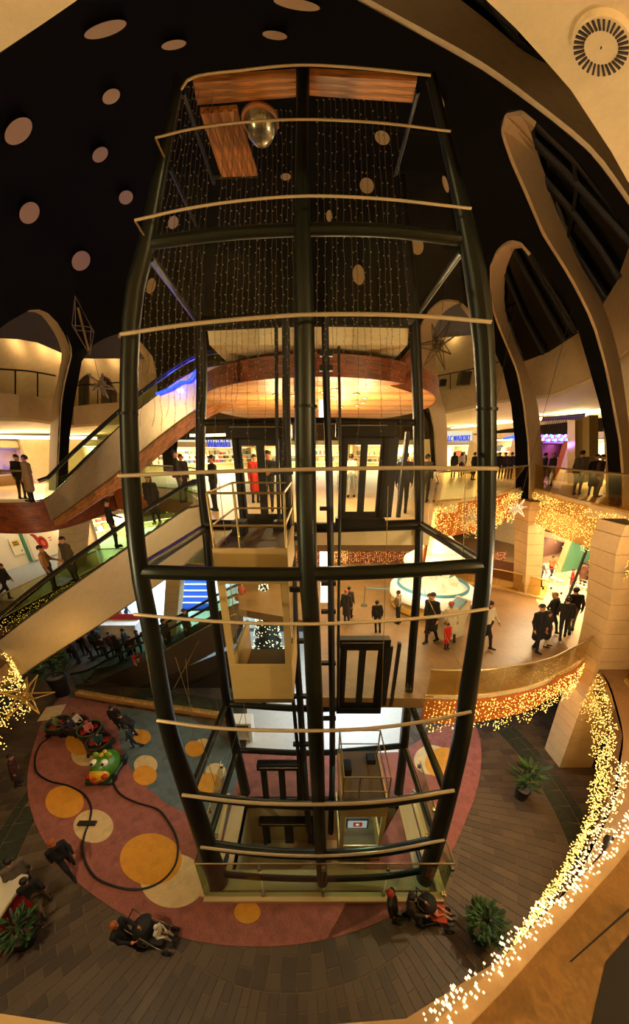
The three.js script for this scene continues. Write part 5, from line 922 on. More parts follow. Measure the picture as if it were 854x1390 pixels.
function person(label, feet, o = {}) {
  const ps = poseGeo(o.pose || 'stand', POSES[o.pose || 'stand']()), sc = (o.h || 1.72) / 1.72;
  const t = thing('person', label, 'person', feet, o.group); t.rotation.y = o.turn || 0;
  if (o.tip) t.quaternion.premultiply(new THREE.Quaternion().setFromUnitVectors(YUP, o.tip));
  const g = ps.geo.clone(), n = g.attributes.position.count, col = new Float32Array(n * 3), pal = { skin: hex(o.skin || 0xb8825c), top: hex(o.top ?? 0x1c1a18), bottom: hex(o.bottom ?? 0x22242a), shoes: hex(o.shoes || 0x15120f) };
  for (let i = 0; i < n; i++) { const c = pal[ps.reg[i]]; col[i * 3] = c[0]; col[i * 3 + 1] = c[1]; col[i * 3 + 2] = c[2]; }
  g.setAttribute('color', new THREE.BufferAttribute(col, 3));
  const m = geoMesh(g, bodyMat); m.name = 'body'; m.scale.setScalar(sc); t.add(m);
  const hd = ps.up(0, 1.625, .008), lean = ps.o.lean || 0; const add = (geo, mat, name, dy = 0, dz = 0) => { const q = geoMesh(geo, mat); q.name = name; q.position.copy(hd).add(V(0, dy, dz)).multiplyScalar(sc); q.rotation.x = lean; q.scale.setScalar(sc); t.add(q); };
  add(eyeGeo, dark1, 'eyes_and_mouth');
  if (o.hat) add(capGeo, hairMats[o.hat] || std(o.hat), 'hat', .02, -.005);
  else { const q = geoMesh(o.long ? hairGeoLong : hairGeoShort, hairMats[o.hair || 'black']); q.name = 'hair'; q.position.copy(ps.up(0, 1.645, -.012)).multiplyScalar(sc); q.rotation.x = lean - .35; q.scale.setScalar(sc); t.add(q); }
  if (o.bag) { const p = ps.up(.27, .98, -.02).multiplyScalar(sc); const q = geoMesh(new RoundedBoxGeometry(.1, .26, .3, 2, .04), std(o.bag)); q.name = 'shoulder_bag'; q.position.copy(p); t.add(q); }
  return t;
}
// person standing at a pixel of a floor; height from the head pixel, kept human
function standAt(label, fx, fy, hx, hy, level, o = {}) {
  const f = onY(fx, fy, level); let best = o.h; if (!best) { let bd = 1e9; for (let h = (o.min || 1.5); h <= (o.max || 1.9); h += .02) { const p = toPx(V(f.x, level + h, f.z)); const d = Math.abs(p[1] - hy) + .3 * Math.abs(p[0] - hx); if (d < bd) { bd = d; best = h; } } }
  return person(label, f, Object.assign({ tip: tipTo(f, best, hx, hy) }, o, { h: best }));
}
const T = Math.PI;
// how a body leans: from the feet towards the ray of its head, at most 12 degrees
function tipTo(f, h, hx, hy) { const r = ray(hx, hy).normalize(), d = f.clone().setY(f.y + h).sub(EYEV), p = EYEV.clone().addScaledVector(r, d.dot(r)).sub(f).normalize(), a = Math.acos(Math.min(1, p.y)), m = .21; return a > m ? YUP.clone().lerp(p, 1).sub(V(0, p.y, 0)).normalize().multiplyScalar(Math.sin(m)).add(V(0, Math.cos(m), 0)) : p; }
// ground floor, around the carpet
standAt('person all in black walking on the carpet edge', 102, 1184, 66, 1140, 0, { pose: 'walk', turn: .9, top: 0x100f0f, bottom: 0x121213, skin: 0xb06a44, hair: 'ginger' });
standAt('person in dark jacket and khaki trousers on the brick paving', 66, 1232, 28, 1192, 0, { pose: 'walk', turn: -2.4, top: 0x161514, bottom: 0x5c4a2c });
standAt('person in grey top beside the one in khaki trousers', 45, 1212, 8, 1166, 0, { pose: 'stand', turn: -2.2, top: 0x5e5346, bottom: 0x1d1b1a });
standAt('person in dark red jacket below the fairy lights by the gold star', 24, 1066, 14, 1028, 0, { pose: 'coat', turn: 2, top: 0x3a1612, bottom: 0x14110f });
standAt('person in black bending over a child near the blue inset', 182, 1000, 168, 966, 0, { pose: 'bend', turn: -1.7, top: 0x151314, bottom: 0x16171b });
standAt('child in dark blue jeans held by the bending person', 187, 1015, 168, 985, 0, { pose: 'walk', turn: -1.2, h: 1.25, top: 0x1d2c36, bottom: 0x142436 });
standAt('woman in dark red scarf standing before the blue inset', 165, 988, 152, 964, 0, { pose: 'coat', turn: .4, h: 1.5, top: 0x1a1214, bottom: 0x101012, long: true });
standAt('mother in black pushing a pram below the carpet', 186, 1283, 146, 1252, 0, { pose: 'push', turn: 1.45, top: 0x121212, bottom: 0x14161c, hair: 'ginger', skin: 0xc07848 });
standAt('woman in red headscarf and long black coat pushing a pushchair', 537, 1248, 524, 1212, 0, { pose: 'coat', turn: 1.2, top: 0x15110f, bottom: 0x120f0e, hat: 0x9a2a16, skin: 0xb8762c });
standAt('man in brown jacket leaning to the pushchair', 560, 1250, 552, 1218, 0, { pose: 'push', turn: 1.35, top: 0x2c2018, bottom: 0x15120f });
// pushchairs and pram
function pushchair(label, at, turn, hood, seat, kid) {
  const t = thing('pushchair', label, 'pushchair', at); t.rotation.y = turn; const add = (name, g, m) => { if (Array.isArray(g)) g = merged(g); const q = geoMesh(g, m); q.name = name; t.add(q); return q; };
  for (const s of [-1, 1]) { for (const z of [-.3, .38]) { add('wheel', new THREE.TorusGeometry(.1, .025, 8, 18).rotateY(Math.PI / 2).translate(s * .24, .125, z), M.rubber); } add('frame_tube', tube([V(s * .24, .12, .4), V(s * .23, .42, .1), V(s * .2, .78, -.32), V(s * .2, 1.02, -.52)], .014, 6), M.chrome); add('frame_tube', tube([V(s * .24, .12, -.3), V(s * .23, .45, .02)], .014, 6), M.chrome); }
  add('handle', rod(V(-.2, 1.02, -.52), V(.2, 1.02, -.52), .018, 8), M.rubber); add('seat', sheet([V(-.2, .78, -.26), V(.2, .78, -.26)], [V(-.2, .4, -.02), V(.2, .4, -.02)], .05), std(seat)); add('seat_base', box(-.2, .2, .36, .42, -.05, .3, .02), std(seat)); add('footrest', box(-.16, .16, .2, .23, .34, .5, .01), M.rubber);
  add('hood', new THREE.SphereGeometry(.27, 16, 8, 0, Math.PI * 2, 0, Math.PI * .42).rotateX(-.5).translate(0, .68, -.2), std(hood)); add('basket', box(-.19, .19, .16, .26, -.28, .2, .02), M.black);
  return t;
}
{ const p = G0(586, 1248); pushchair('pushchair with orange and black seat carrying a child in pink', V(p.x, .0, p.z), 1.4, 0x17120f, 0xa83a14); person('small child in pink reclining in the orange pushchair', V(p.x + .05, .18, p.z), { pose: 'leanback', turn: 1.4, h: .95, top: 0xb06a5c, bottom: 0xa88a70, hair: 'black', skin: 0xc89070 }); }
{ const p = G0(214, 1277); pushchair('black pram with orange trim carrying a child in a white hat', V(p.x, 0, p.z), 1.45, 0x141414, 0x1a1614); person('small child in white jacket sitting in the black pram', V(p.x + .12, .22, p.z), { pose: 'sit', turn: 1.45, h: .92, top: 0xd8ccb8, bottom: 0x8a7a66, hat: 'white', skin: 0xc08a68 }); }
// middle level walkway
standAt('woman in cream jumper and black trousers behind the lift column beside the walkway', 660, 878, 667, 818, L1, { pose: 'walk', turn: .6, top: 0xc8bc9c, bottom: 0x15161a, long: true });
standAt('toddler in bright red coat on the middle level', 606, 881, 609, 846, L1, { pose: 'coat', h: 1.02, turn: .4, top: 0xc01810, bottom: 0x171a28, group: undefined });
standAt('woman in white coat and pink headscarf behind the red toddler', 613, 872, 613, 818, L1, { pose: 'coat', turn: 2.9, top: 0xd4c4a4, bottom: 0x25221e, hat: 0xa83438 });
standAt('man in long black coat reading the sloped map stand', 585, 872, 588, 798, L1, { pose: 'coatwalk', turn: -.9, top: 0x16130f, bottom: 0x14161a, max: 1.96 });
standAt('person half hidden behind the man at the map stand', 580, 858, 584, 806, L1, { pose: 'hold', turn: .8, top: 0x241d18, bottom: 0x1a1a1c });
standAt('man in long black coat beside the glass balustrade', 728, 884, 737, 822, L1, { pose: 'coatwalk', turn: .2, top: 0x0f0d0c, bottom: 0x0e0e10, max: 1.96 });
standAt('woman with white skirt beside the man in the long coat', 742, 878, 744, 834, L1, { pose: 'coat', turn: .6, top: 0x14110f, bottom: 0xc0b090, long: true, min: 1.4 });
standAt('fair haired woman in dark jacket walking behind the white skirt', 750, 858, 751, 806, L1, { pose: 'walk', turn: .5, top: 0x1a1612, bottom: 0x16171c, long: true, hair: 'fair' });
standAt('man in black waistcoat over a white shirt on the pale floor', 763, 867, 772, 812, L1, { pose: 'walk', turn: 2.6, top: 0x17140f, bottom: 0x131418, max: 1.96 });
standAt('man in black jumper and grey trousers beside the waistcoat man', 774, 859, 783, 799, L1, { pose: 'walk', turn: 2.7, top: 0x12100f, bottom: 0x4e5248, max: 1.96 });
standAt('person in brown coat beside a pushchair in the pale floored passage', 790, 796, 792, 764, L1, { pose: 'coat', turn: 2.4, top: 0x5a3420, bottom: 0x1a1512, min: 1.3 });
standAt('person in black coat behind the brown coat', 797, 793, 798, 761, L1, { pose: 'coat', turn: 2.6, top: 0x171310, bottom: 0x121110, hair: 'ginger', min: 1.3 });
standAt('person in red jacket kneeling by the passage pushchair', 775, 800, 778, 780, L1, { pose: 'coat', turn: 1, h: 1.1, top: 0x9a1c20, bottom: 0x30201c });
standAt('person in orange top pushing a white shopping trolley', 748, 786, 749, 757, L1, { pose: 'push', turn: .1, top: 0xb05a2a, bottom: 0x2a2622, skin: 0xc88a5c, min: 1.3 });
standAt('person in grey beside the clad column and the trolley', 733, 796, 735, 762, L1, { pose: 'walk', turn: .3, top: 0x4a4a46, bottom: 0x22262c, min: 1.3 });
// shopping trolleys
function trolley(label, px, py, turn, k = 1) {
  const p = onY(px, py, L1), t = thing('shopping_trolley', label, 'trolley', p); t.rotation.y = turn; t.scale.setScalar(k); const add = (n, g, m) => { if (Array.isArray(g)) g = merged(g); const q = geoMesh(g, m); q.name = n; t.add(q); };
  const wires = []; for (let i = 0; i <= 8; i++) { const u = i / 8; for (const s of [-1, 1]) wires.push(rod(V(s * (.26 - .03 * (1 - u)), .5, -.3 + .7 * u), V(s * .28, .95, -.4 + .85 * u), .006, 4)); wires.push(rod(V(-.24 + .48 * u, .5, .4), V(-.27 + .54 * u, .95, .45), .006, 4)); } for (let j = 0; j < 4; j++) { const y = .5 + j * .15, e = .26 + j * .008; wires.push(rod(V(-e, y, -.32), V(-e, y, .42), .007, 4), rod(V(e, y, -.32), V(e, y, .42), .007, 4), rod(V(-e, y, .42), V(e, y, .42), .007, 4)); } for (let i = 0; i <= 6; i++) wires.push(rod(V(-.24 + .08 * i, .5, -.3), V(-.24 + .08 * i, .5, .4), .006, 4));
  add('basket', wires, M.chrome); for (const s of [-1, 1]) { add('frame', tube([V(s * .22, .12, .4), V(s * .24, .22, -.3), V(s * .26, .95, -.45), V(s * .26, 1.02, -.52)], .016, 6), M.chrome); for (const z of [-.3, .4]) add('wheel', new THREE.CylinderGeometry(.06, .06, .03, 12).rotateZ(Math.PI / 2).translate(s * .22, .06, z), M.rubber); }
  add('handle', rod(V(-.28, 1.02, -.52), V(.28, 1.02, -.52), .022, 8), M.red); add('shopping', [box(-.18, .02, .52, .75, -.2, .1, .03), box(.04, .2, .52, .68, 0, .3, .03)], M.white);
}
trolley('white wire shopping trolley loaded with bags in the pale floored passage', 748, 803, .1); trolley('shopping trolley with a yellow load beside the brown coat', 782, 812, .4, .9);
// people in front of the lit village
standAt('two tone haired woman carrying a bag before the lit village', 471, 846, 470, 800, L1, { pose: 'coat', turn: 2.6, top: 0x2a2420, bottom: 0x18181c, hair: 'ginger', bag: 0x40301f, min: 1.4 });
standAt('man directly behind the woman with the bag', 475, 838, 474, 797, L1, { pose: 'stand', turn: 2.6, top: 0x4a3c2a, bottom: 0x20202a, min: 1.4 });
standAt('man in dark jacket seen to the waist at the village rail', 513, 858, 512, 816, L1, { pose: 'stand', turn: 3.1, top: 0x14110f, bottom: 0x15151a, min: 1.35 });
standAt('man in tan jacket beside the lit village', 541, 846, 541, 802, L1, { pose: 'hold', turn: -2.2, top: 0x6e5836, bottom: 0x191a1f, min: 1.4 });
// upper level
standAt('man in white shirt and pale jeans inside the lobby doors', 477, 676, 477, 618, L2, { pose: 'walk', turn: 2.9, top: 0xe4dcc8, bottom: 0x8a94a0, max: 1.7, bag: 0x1d1a16 });
function headAt(label, hx, hy, dist, o = {}) { // standing on the upper floor, head at a pixel, at a plan distance
  const r = ray(hx, hy), k = dist / Math.hypot(r.x, r.z), f = V(r.x * k, L2, r.z * k), top = EYE + r.y * k, h = Math.max(1.5, Math.min(1.88, top - L2)); const lx = (hx - 427) / 427 * .19, right = V(-r.z, 0, r.x).normalize(), tip = YUP.clone().addScaledVector(right, -lx).normalize(); f.addScaledVector(right, lx * h); return person(label, f, Object.assign({ h, tip }, o)); }
headAt('man in dark uniform facing the shaft in the upper lobby', 363, 612, 10.5, { pose: 'hold', turn: .1, top: 0x15130f, bottom: 0x16161a });
headAt('person in black standing at the lobby beside the lift car railing', 287, 620, 11, { pose: 'hold', turn: -.9, top: 0x1b1712, bottom: 0x1a1a1e });
headAt('person with dark hair waiting on the walkway side of the lobby doors', 551, 614, 10.5, { pose: 'stand', turn: 2.8, top: 0x20283a, bottom: 0x1a1a1c });
headAt('person behind the lobby glass beside the rear column', 581, 617, 13, { pose: 'stand', turn: 2.5, top: 0x2a2c20, bottom: 0x1a1a1c });
headAt('person in red beside the lift car railing in the lobby', 345, 622, 12.5, { pose: 'coat', turn: .4, top: 0xa81a12, bottom: 0x1a1512 });
headAt('man in dark jumper alone at the pendant lamp gallery rail', 792, 611, 18, { pose: 'stand', turn: 2.2, top: 0x3a3228, bottom: 0x2a2622 });
headAt('fair haired woman in black by the pendant lamp gallery rail', 752, 616, 22, { pose: 'coat', turn: -1.5, top: 0x171411, bottom: 0x14110f, hair: 'fair', long: true });
headAt('dark haired man facing the fair haired woman', 741, 617, 22.5, { pose: 'coat', turn: 1.4, top: 0x1a1612, bottom: 0x14110f });
headAt('man in brown coat at the rail close to the thick rib', 819, 617, 17.5, { pose: 'coat', turn: .6, top: 0x3a2416, bottom: 0x2a1c12 });
headAt('woman in dark coat beside the man in brown by the thick rib', 811, 619, 18.2, { pose: 'coat', turn: -.6, top: 0x1e1a16, bottom: 0x1a1512 });
headAt('woman in white top before the white clothes shop', 627, 618, 27, { pose: 'stand', turn: 2.9, top: 0xd8ccb4, bottom: 0x2a2a30, long: true });
headAt('woman in black coat before the white clothes shop', 617, 619, 26, { pose: 'coat', turn: 2.5, top: 0x17130f, bottom: 0x17130f, long: true });
headAt('man entering the white clothes shop', 630, 615, 29, { pose: 'stand', turn: 3, top: 0x1d1b18, bottom: 0x1d1b18 });
headAt('person in black beside the lift column beside the walkway on the upper level', 645, 616, 24, { pose: 'coat', turn: 1.8, top: 0x14110e, bottom: 0x14110e });
for (const [x, y, c] of [[678, 619, 0x171310], [686, 620, 0x2a221c], [695, 618, 0x191411]]) headAt(['dark figure at the shelves shop beside the lift column', 'brown clad figure in the middle of the shelves shop', 'dark figure at the shelves shop beside the rib'][[678, 686, 695].indexOf(x)], x, y, 26, { pose: 'stand', turn: 2.5, top: c, bottom: 0x15120f });
headAt('man in dark jacket at the blue lit shop window', 29, 638, 17.2, { pose: 'stand', turn: 1.2, top: 0x17130f, bottom: 0x1c1814 });
headAt('woman in beige coat at the rail before the blue lit shop', 40, 639, 16, { pose: 'coat', turn: -1.4, top: 0x9a7a52, bottom: 0x2a221a, hair: 'brown' });
headAt('shopper in black before the large clothes shop', 247, 632, 14, { pose: 'coat', turn: .5, top: 0x17130f, bottom: 0x8a8272 });
// riders on the beige escalator
function rider(label, fx, fy, hx, hy, plane, back, o) { const d = V(plane[1][0] - plane[0][0], 0, plane[1][1] - plane[0][1]).normalize(), n = V(-d.z, 0, d.x); if (n.z > 0) n.negate(); const a = [plane[0][0] + n.x * back, plane[0][1] + n.z * back], b = [plane[1][0] + n.x * back, plane[1][1] + n.z * back]; const f = onPl(fx, fy, a, b), h = onPl(hx, hy, a, b).y - f.y; return person(label, f, Object.assign({ h: Math.max(1.55, Math.min(1.9, h)) }, o)); }
rider('boy in orange and grey jumper riding the beige escalator', 76, 800, 67, 752, ESC2, .6, { pose: 'rail', turn: 1.9, top: 0xa0703a, bottom: 0x3a3a36 });
rider('man in long brown coat riding the beige escalator', 104, 789, 102, 729, ESC2, .55, { pose: 'coat', turn: -.3, top: 0x4a3c26, bottom: 0x22242a });
rider('man in black jacket riding the beige escalator', 160, 743, 155, 690, ESC2, .6, { pose: 'rail', turn: 2.2, top: 0x11100f, bottom: 0x2c3026 });
rider('woman in dark coat and white shoes high on the beige escalator', 214, 712, 211, 661, ESC2, .6, { pose: 'coat', turn: 0, top: 0x1e1812, bottom: 0x241d16, shoes: 0xd8d0c0, long: true });
rider('person with red bag near the top of the beige escalator', 248, 682, 247, 634, ESC2, .6, { pose: 'stand', turn: 2, top: 0x15120f, bottom: 0x5a5448, bag: 0xa01810 });
// hoarding side middle level
standAt('pair of dark coats before the mural, taller figure', 28, 757, 26, 720, L1, { pose: 'coat', turn: 2.4, top: 0x17130f, bottom: 0x17130f, min: 1.4 });
standAt('pair of dark coats before the mural, shorter figure', 42, 756, 41, 728, L1, { pose: 'coat', turn: 2.8, top: 0x1a1714, bottom: 0x1a1714, h: 1.5 });
standAt('woman in dark jacket with a large bag on the pink floor', 8, 812, 5, 766, L1, { pose: 'walk', turn: 1.8, top: 0x1b1714, bottom: 0x14110f, bag: 0x3a322a });
// crowd on the ground landing and the dark escalator
const crowdTop = [0x1c1512, 0x2a1a16, 0x14161a, 0x35221a, 0x101010, 0x26282c, 0x3a1612, 0x1a140f, 0x1d2228, 0x402a1c, 0x16120f, 0x241c20];
const crowdLabel = ['man in dark brown jacket at the outer end of the landing crowd', 'woman in dark red coat in the landing crowd', 'person in navy beside the planter side of the crowd', 'woman in brown coat holding her arms in the crowd', 'man in black in the middle of the landing crowd', 'grey jacketed person behind the landing rail', 'person in dark red jacket facing the escalator', 'short person in brown in the landing crowd', 'person in slate jacket near the foot of the dark escalator', 'woman in tan coat near the foot of the dark escalator', 'tall man in black stepping onto the dark escalator', 'person in plum coat stepping onto the dark escalator'];
[[99, 893], [108, 900], [117, 888], [126, 896], [137, 890], [147, 896], [157, 891], [166, 897], [176, 889], [184, 895], [193, 888], [203, 885]].forEach(([x, y], i) => { const p = G0(x, y); person(crowdLabel[i], V(p.x, 0, p.z), { pose: ['coat', 'hold', 'stand', 'rail'][i % 4], turn: (i * 1.7) % 6 - 3, top: crowdTop[i], bottom: 0x14130f, long: i % 3 === 1, h: 1.55 + (i * 37 % 30) / 100, hair: i % 4 === 3 ? 'brown' : 'black' }); });
rider('child in white and red cap leaning at the landing rail', 190, 912, 186, 895, ESC3, .1, { pose: 'bend', turn: .8, h: 1.55, top: 0xa82018, bottom: 0xc8b898, hair: 'brown' });
rider('couple on the dark escalator, woman in dark brown', 231, 884, 228, 832, ESC3, .8, { pose: 'coat', turn: 1.4, top: 0x221712, bottom: 0x14110f, long: true });
rider('couple on the dark escalator, man in black', 258, 872, 256, 824, ESC3, .8, { pose: 'coat', turn: 1.4, top: 0x12100f, bottom: 0x131211 });
{ for (const [x, y, l] of [[160, 846, 'dark figure walking before the blue lit shop'], [172, 846, 'taller dark figure walking before the blue lit shop']]) standAt(l, x, y, x, y - 22, 0, { pose: 'walk', turn: 2, top: 0x15181c, bottom: 0x121417, min: 1.5 }); }
// ------------------------------------------------------------------ hanging strings of unlit lamps in the head of the shaft
{
  const R = seeded(5), wireM = std(0x5a4c36, { roughness: .6 }), bulbM = std(0xa8926a, { roughness: .5 });
  const bulb = new THREE.OctahedronGeometry(.0075, 0);
  const cols = []; for (let i = 0; i < 13; i++) cols.push([172 + i * 8.4, 400, 236 + i * 4.4, 118, 520 + R() * 100, 0]);
  for (let i = 0; i < 15; i++) cols.push([292 + i * 7.4 + R() * 3, 400, 306 + i * 6.4, 150, (i % 3 ? 500 : 590) + R() * 60, 1]);
  for (let i = 0; i < 14; i++) cols.push([430 + i * 9.2 + R() * 4, 400, 432 + i * 8, 135, (i % 3 ? 480 : 620) + R() * 50, 2]);
  const lab = ['string of tiny bulbs in the outer bay of the lift shaft', 'string of tiny bulbs on the escalator side of the middle lift column', 'string of tiny bulbs on the walkway side of the middle lift column'], grp = ['bulb strings in the outer bay', 'bulb strings on the escalator side of the middle column', 'bulb strings on the walkway side of the middle column'];
  cols.forEach(([x, y, xt, yt, yb, k], i) => {
    const z = k === 0 ? -5.15 - (i % 4) * .5 : -5.2 - (i % 3) * .25, top = onZ(xt, yt, z), mid = onZ(x, y, z), bot = onZ(x + (x - xt) * .12, yb, z);
    const pts = []; for (let j = 0; j <= 22; j++) { const u = j / 22; const p = u < .5 ? top.clone().lerp(mid, u * 2) : mid.clone().lerp(bot, u * 2 - 1); p.x += (R() - .5) * (u > .8 ? .05 : .014); p.z += (R() - .5) * .014; pts.push(p); }
    const t = thing('bulb_string', lab[k], 'light string', bot.clone(), grp[k]);
    part(t, 'wire', tube(pts, .0026, 4), wireM);
    const gs = []; const L = top.distanceTo(bot), n = Math.round(L / .085); for (let j = 0; j < n; j++) { const u = j / n * 22, a = Math.floor(u), p = pts[a].clone().lerp(pts[a + 1], u - a); gs.push(bulb.clone().translate(p.x + (j % 2 ? .012 : -.012), p.y, p.z)); }
    part(t, 'bulbs', gs, bulbM);
  });
}
// ------------------------------------------------------------------ hanging wire stars
function wireStar(label, c, r, mat, n = 9, thick = .012, hang = 1.2, seed = 3, emissive) {
  const R = seeded(seed), t = thing('hanging_star', label, 'star', c.clone().setY(c.y - r)); const tips = [];
  for (let i = 0; i < n; i++) { const y = 1 - 2 * (i + .5) / n, a = i * 2.399, s = Math.sqrt(1 - y * y); tips.push(V(Math.cos(a) * s, y, Math.sin(a) * s)); }
  tips.forEach((d, i) => { const L = r * (.75 + R() * .3); let u = V(0, 1, 0).cross(d); if (u.lengthSq() < .01) u = V(1, 0, 0); u.normalize(); const w = d.clone().cross(u); const tip = c.clone().addScaledVector(d, L); const g = []; for (let k = 0; k < 3; k++) { const a = k / 3 * Math.PI * 2; g.push(rod(c.clone().addScaledVector(u, Math.cos(a) * r * .2).addScaledVector(w, Math.sin(a) * r * .2), tip, thick, 5)); } part(t, 'spike', g, mat); });
  part(t, 'core', new THREE.IcosahedronGeometry(r * .16, 0).translate(c.x, c.y, c.z), mat);
  part(t, 'cord', rod(c, c.clone().setY(c.y + hang), thick * .35, 4), M.black);
  return t;
}
const starGold = std(0xc09a4a, { roughness: .4, metalness: .5 }), starPale = std(0xe0d2ac, { roughness: .5 }), starDim = std(0x8a744c, { roughness: .5, metalness: .3 });
wireStar('large gold wire star above the planter end of the carpet', onZ(33, 945, -7.2), .75, starGold, 9, .018, 7.5, 3);
wireStar('pale star before the orange lights by the lift column beside the walkway', onZ(640, 702, -10.5), .55, starPale, 10, .016, 4.8, 5);
wireStar('white star behind the glass at the second rib', onZ(703, 690, -9.5), .28, std(0xf0e8d0, { emissive: 0xfff0d0, emissiveIntensity: .12 }), 10, .016, 4.2, 6);
wireStar('dim wire star hanging in the low arch', onZ(594, 468, -13), .8, starDim, 9, .016, 1.8, 7);
wireStar('dim wire star before the pointed doorway', onZ(137, 523, -12), .4, starDim, 9, .016, 1.9, 8);
{ const c = onZ(113, 446, -12.5), t = thing('hanging_lantern_frame', 'tall diamond shaped wire ornament hanging by the rib beside the metal escalator', 'ornament', c.clone().setY(c.y - .75)); const top = c.clone().add(V(0, .7, 0)), bot = c.clone().add(V(0, -.6, 0)); for (let k = 0; k < 4; k++) { const a = k * Math.PI / 2 + .4, e = c.clone().add(V(Math.cos(a) * .33, 0, Math.sin(a) * .33)), b = a + Math.PI / 2, e2 = c.clone().add(V(Math.cos(b) * .33, 0, Math.sin(b) * .33)); part(t, 'edge', [rod(top, e, .012, 5), rod(e, bot, .012, 5), rod(e, e2, .012, 5)], starDim); } part(t, 'core', rod(c.clone().add(V(0, -.5, 0)), c.clone().add(V(0, .45, 0)), .03, 6), starGold); part(t, 'cord', rod(top, top.clone().add(V(0, .9, 0)), .005, 4), M.black); }
// ------------------------------------------------------------------ plants
const leafGeo = (() => { const g = new THREE.BufferGeometry(); const p = [0, 0, 0, .05, .13, .03, -.05, .13, .03, .055, .26, .07, -.055, .26, .07, 0, .4, .08, 0, .13, 0, 0, .26, .04]; g.setAttribute('position', new THREE.Float32BufferAttribute(p, 3)); g.setIndex([0, 1, 6, 0, 6, 2, 1, 3, 7, 1, 7, 6, 6, 7, 4, 6, 4, 2, 3, 5, 7, 7, 5, 4]); g.computeVertexNormals(); return g; })();
function plant(label, at, o = {}) {
  const R = seeded(o.seed || 1), t = thing('potted_plant', label, 'plant', at.clone()), ph = o.pot || .4, pr = o.potR || .22;
  const add = (n, g, m) => { const q = geoMesh(g, m); q.name = n; t.add(q); return q; };
  add('pot', lathe([[0, 0], [pr * .75, 0], [pr, ph], [pr * .88, ph], [pr * .86, ph - .05], [0, ph - .05]], 20), M.pot); add('soil', new THREE.CylinderGeometry(pr * .86, pr * .86, .02, 16).translate(0, ph - .05, 0), M.grout);
  const stems = []; for (let i = 0; i < (o.stems || 3); i++) { const a = i * 2.1 + R(); stems.push(tube([V(0, ph - .05, 0), V(Math.cos(a) * .05, ph + (o.tall || .6) * .5, Math.sin(a) * .05), V(Math.cos(a) * .14, ph + (o.tall || .6), Math.sin(a) * .14)], .014, 5)); } add('stem', merged(stems), std(0x4a3a22));
  const n = o.leaves || 70; for (let i = 0; i < n; i++) { const y = ph + (o.tall || .6) * (.15 + .85 * R()), a = R() * 6.28, m = geoMesh(leafGeo, i % 3 ? M.leaf : M.leaf2); m.name = 'leaf'; const rr = (o.spread || .2) * Math.sqrt(R()); m.position.set(Math.cos(a) * rr, y, Math.sin(a) * rr); m.rotation.set((.5 + R() * .9) * 1, 0, 0); m.rotation.order = 'YXZ'; m.rotation.y = Math.PI / 2 - a + (R() - .5); m.scale.setScalar((o.size || 1) * (.7 + R() * .6)); t.add(m); }
}
plant('dense round green bush in a pot beside the pushchair', G0(650, 1270), { seed: 2, pot: .4, potR: .3, tall: .55, spread: .36, leaves: 280, size: .5, stems: 5 });
plant('dark slender plant in a black pot on the paving beside the clad column', G0(706, 1082), { seed: 4, pot: .45, potR: .24, tall: 1.0, spread: .2, leaves: 60, size: 1.0 });
plant('tall black planter with feathery green plant at the carpet corner', G0(86, 942), { seed: 6, pot: 1.1, potR: .42, tall: 1.3, spread: .5, leaves: 150, size: 1.15, stems: 6 });
plant('leafy green plant beside the red and white booth', G0(38, 1278), { seed: 8, pot: .35, potR: .26, tall: .6, spread: .3, leaves: 120, size: .6, stems: 4 });
plant('slim plant beside the blue lit shop', G0(127, 872), { seed: 9, pot: .6, potR: .3, tall: 1.6, spread: .35, leaves: 90, size: 1.2 });
{ // red and white booth at the lower left
  const p = G0(-12, 1276), t = thing('promotion_booth', 'white topped promotion booth with a red side panel', 'booth', V(p.x, 0, p.z));
  part(t, 'counter', box(p.x - 1.2, p.x + .55, 0, .95, p.z - .9, p.z + .35, .03), M.red); part(t, 'top', box(p.x - 1.3, p.x + .6, .95, 1.05, p.z - 1.0, p.z + .2, .02), std(0xd8d0b0)); part(t, 'front_board', box(p.x - 1.2, p.x + .45, .1, .8, p.z + .35, p.z + .39, .01), M.white);
}
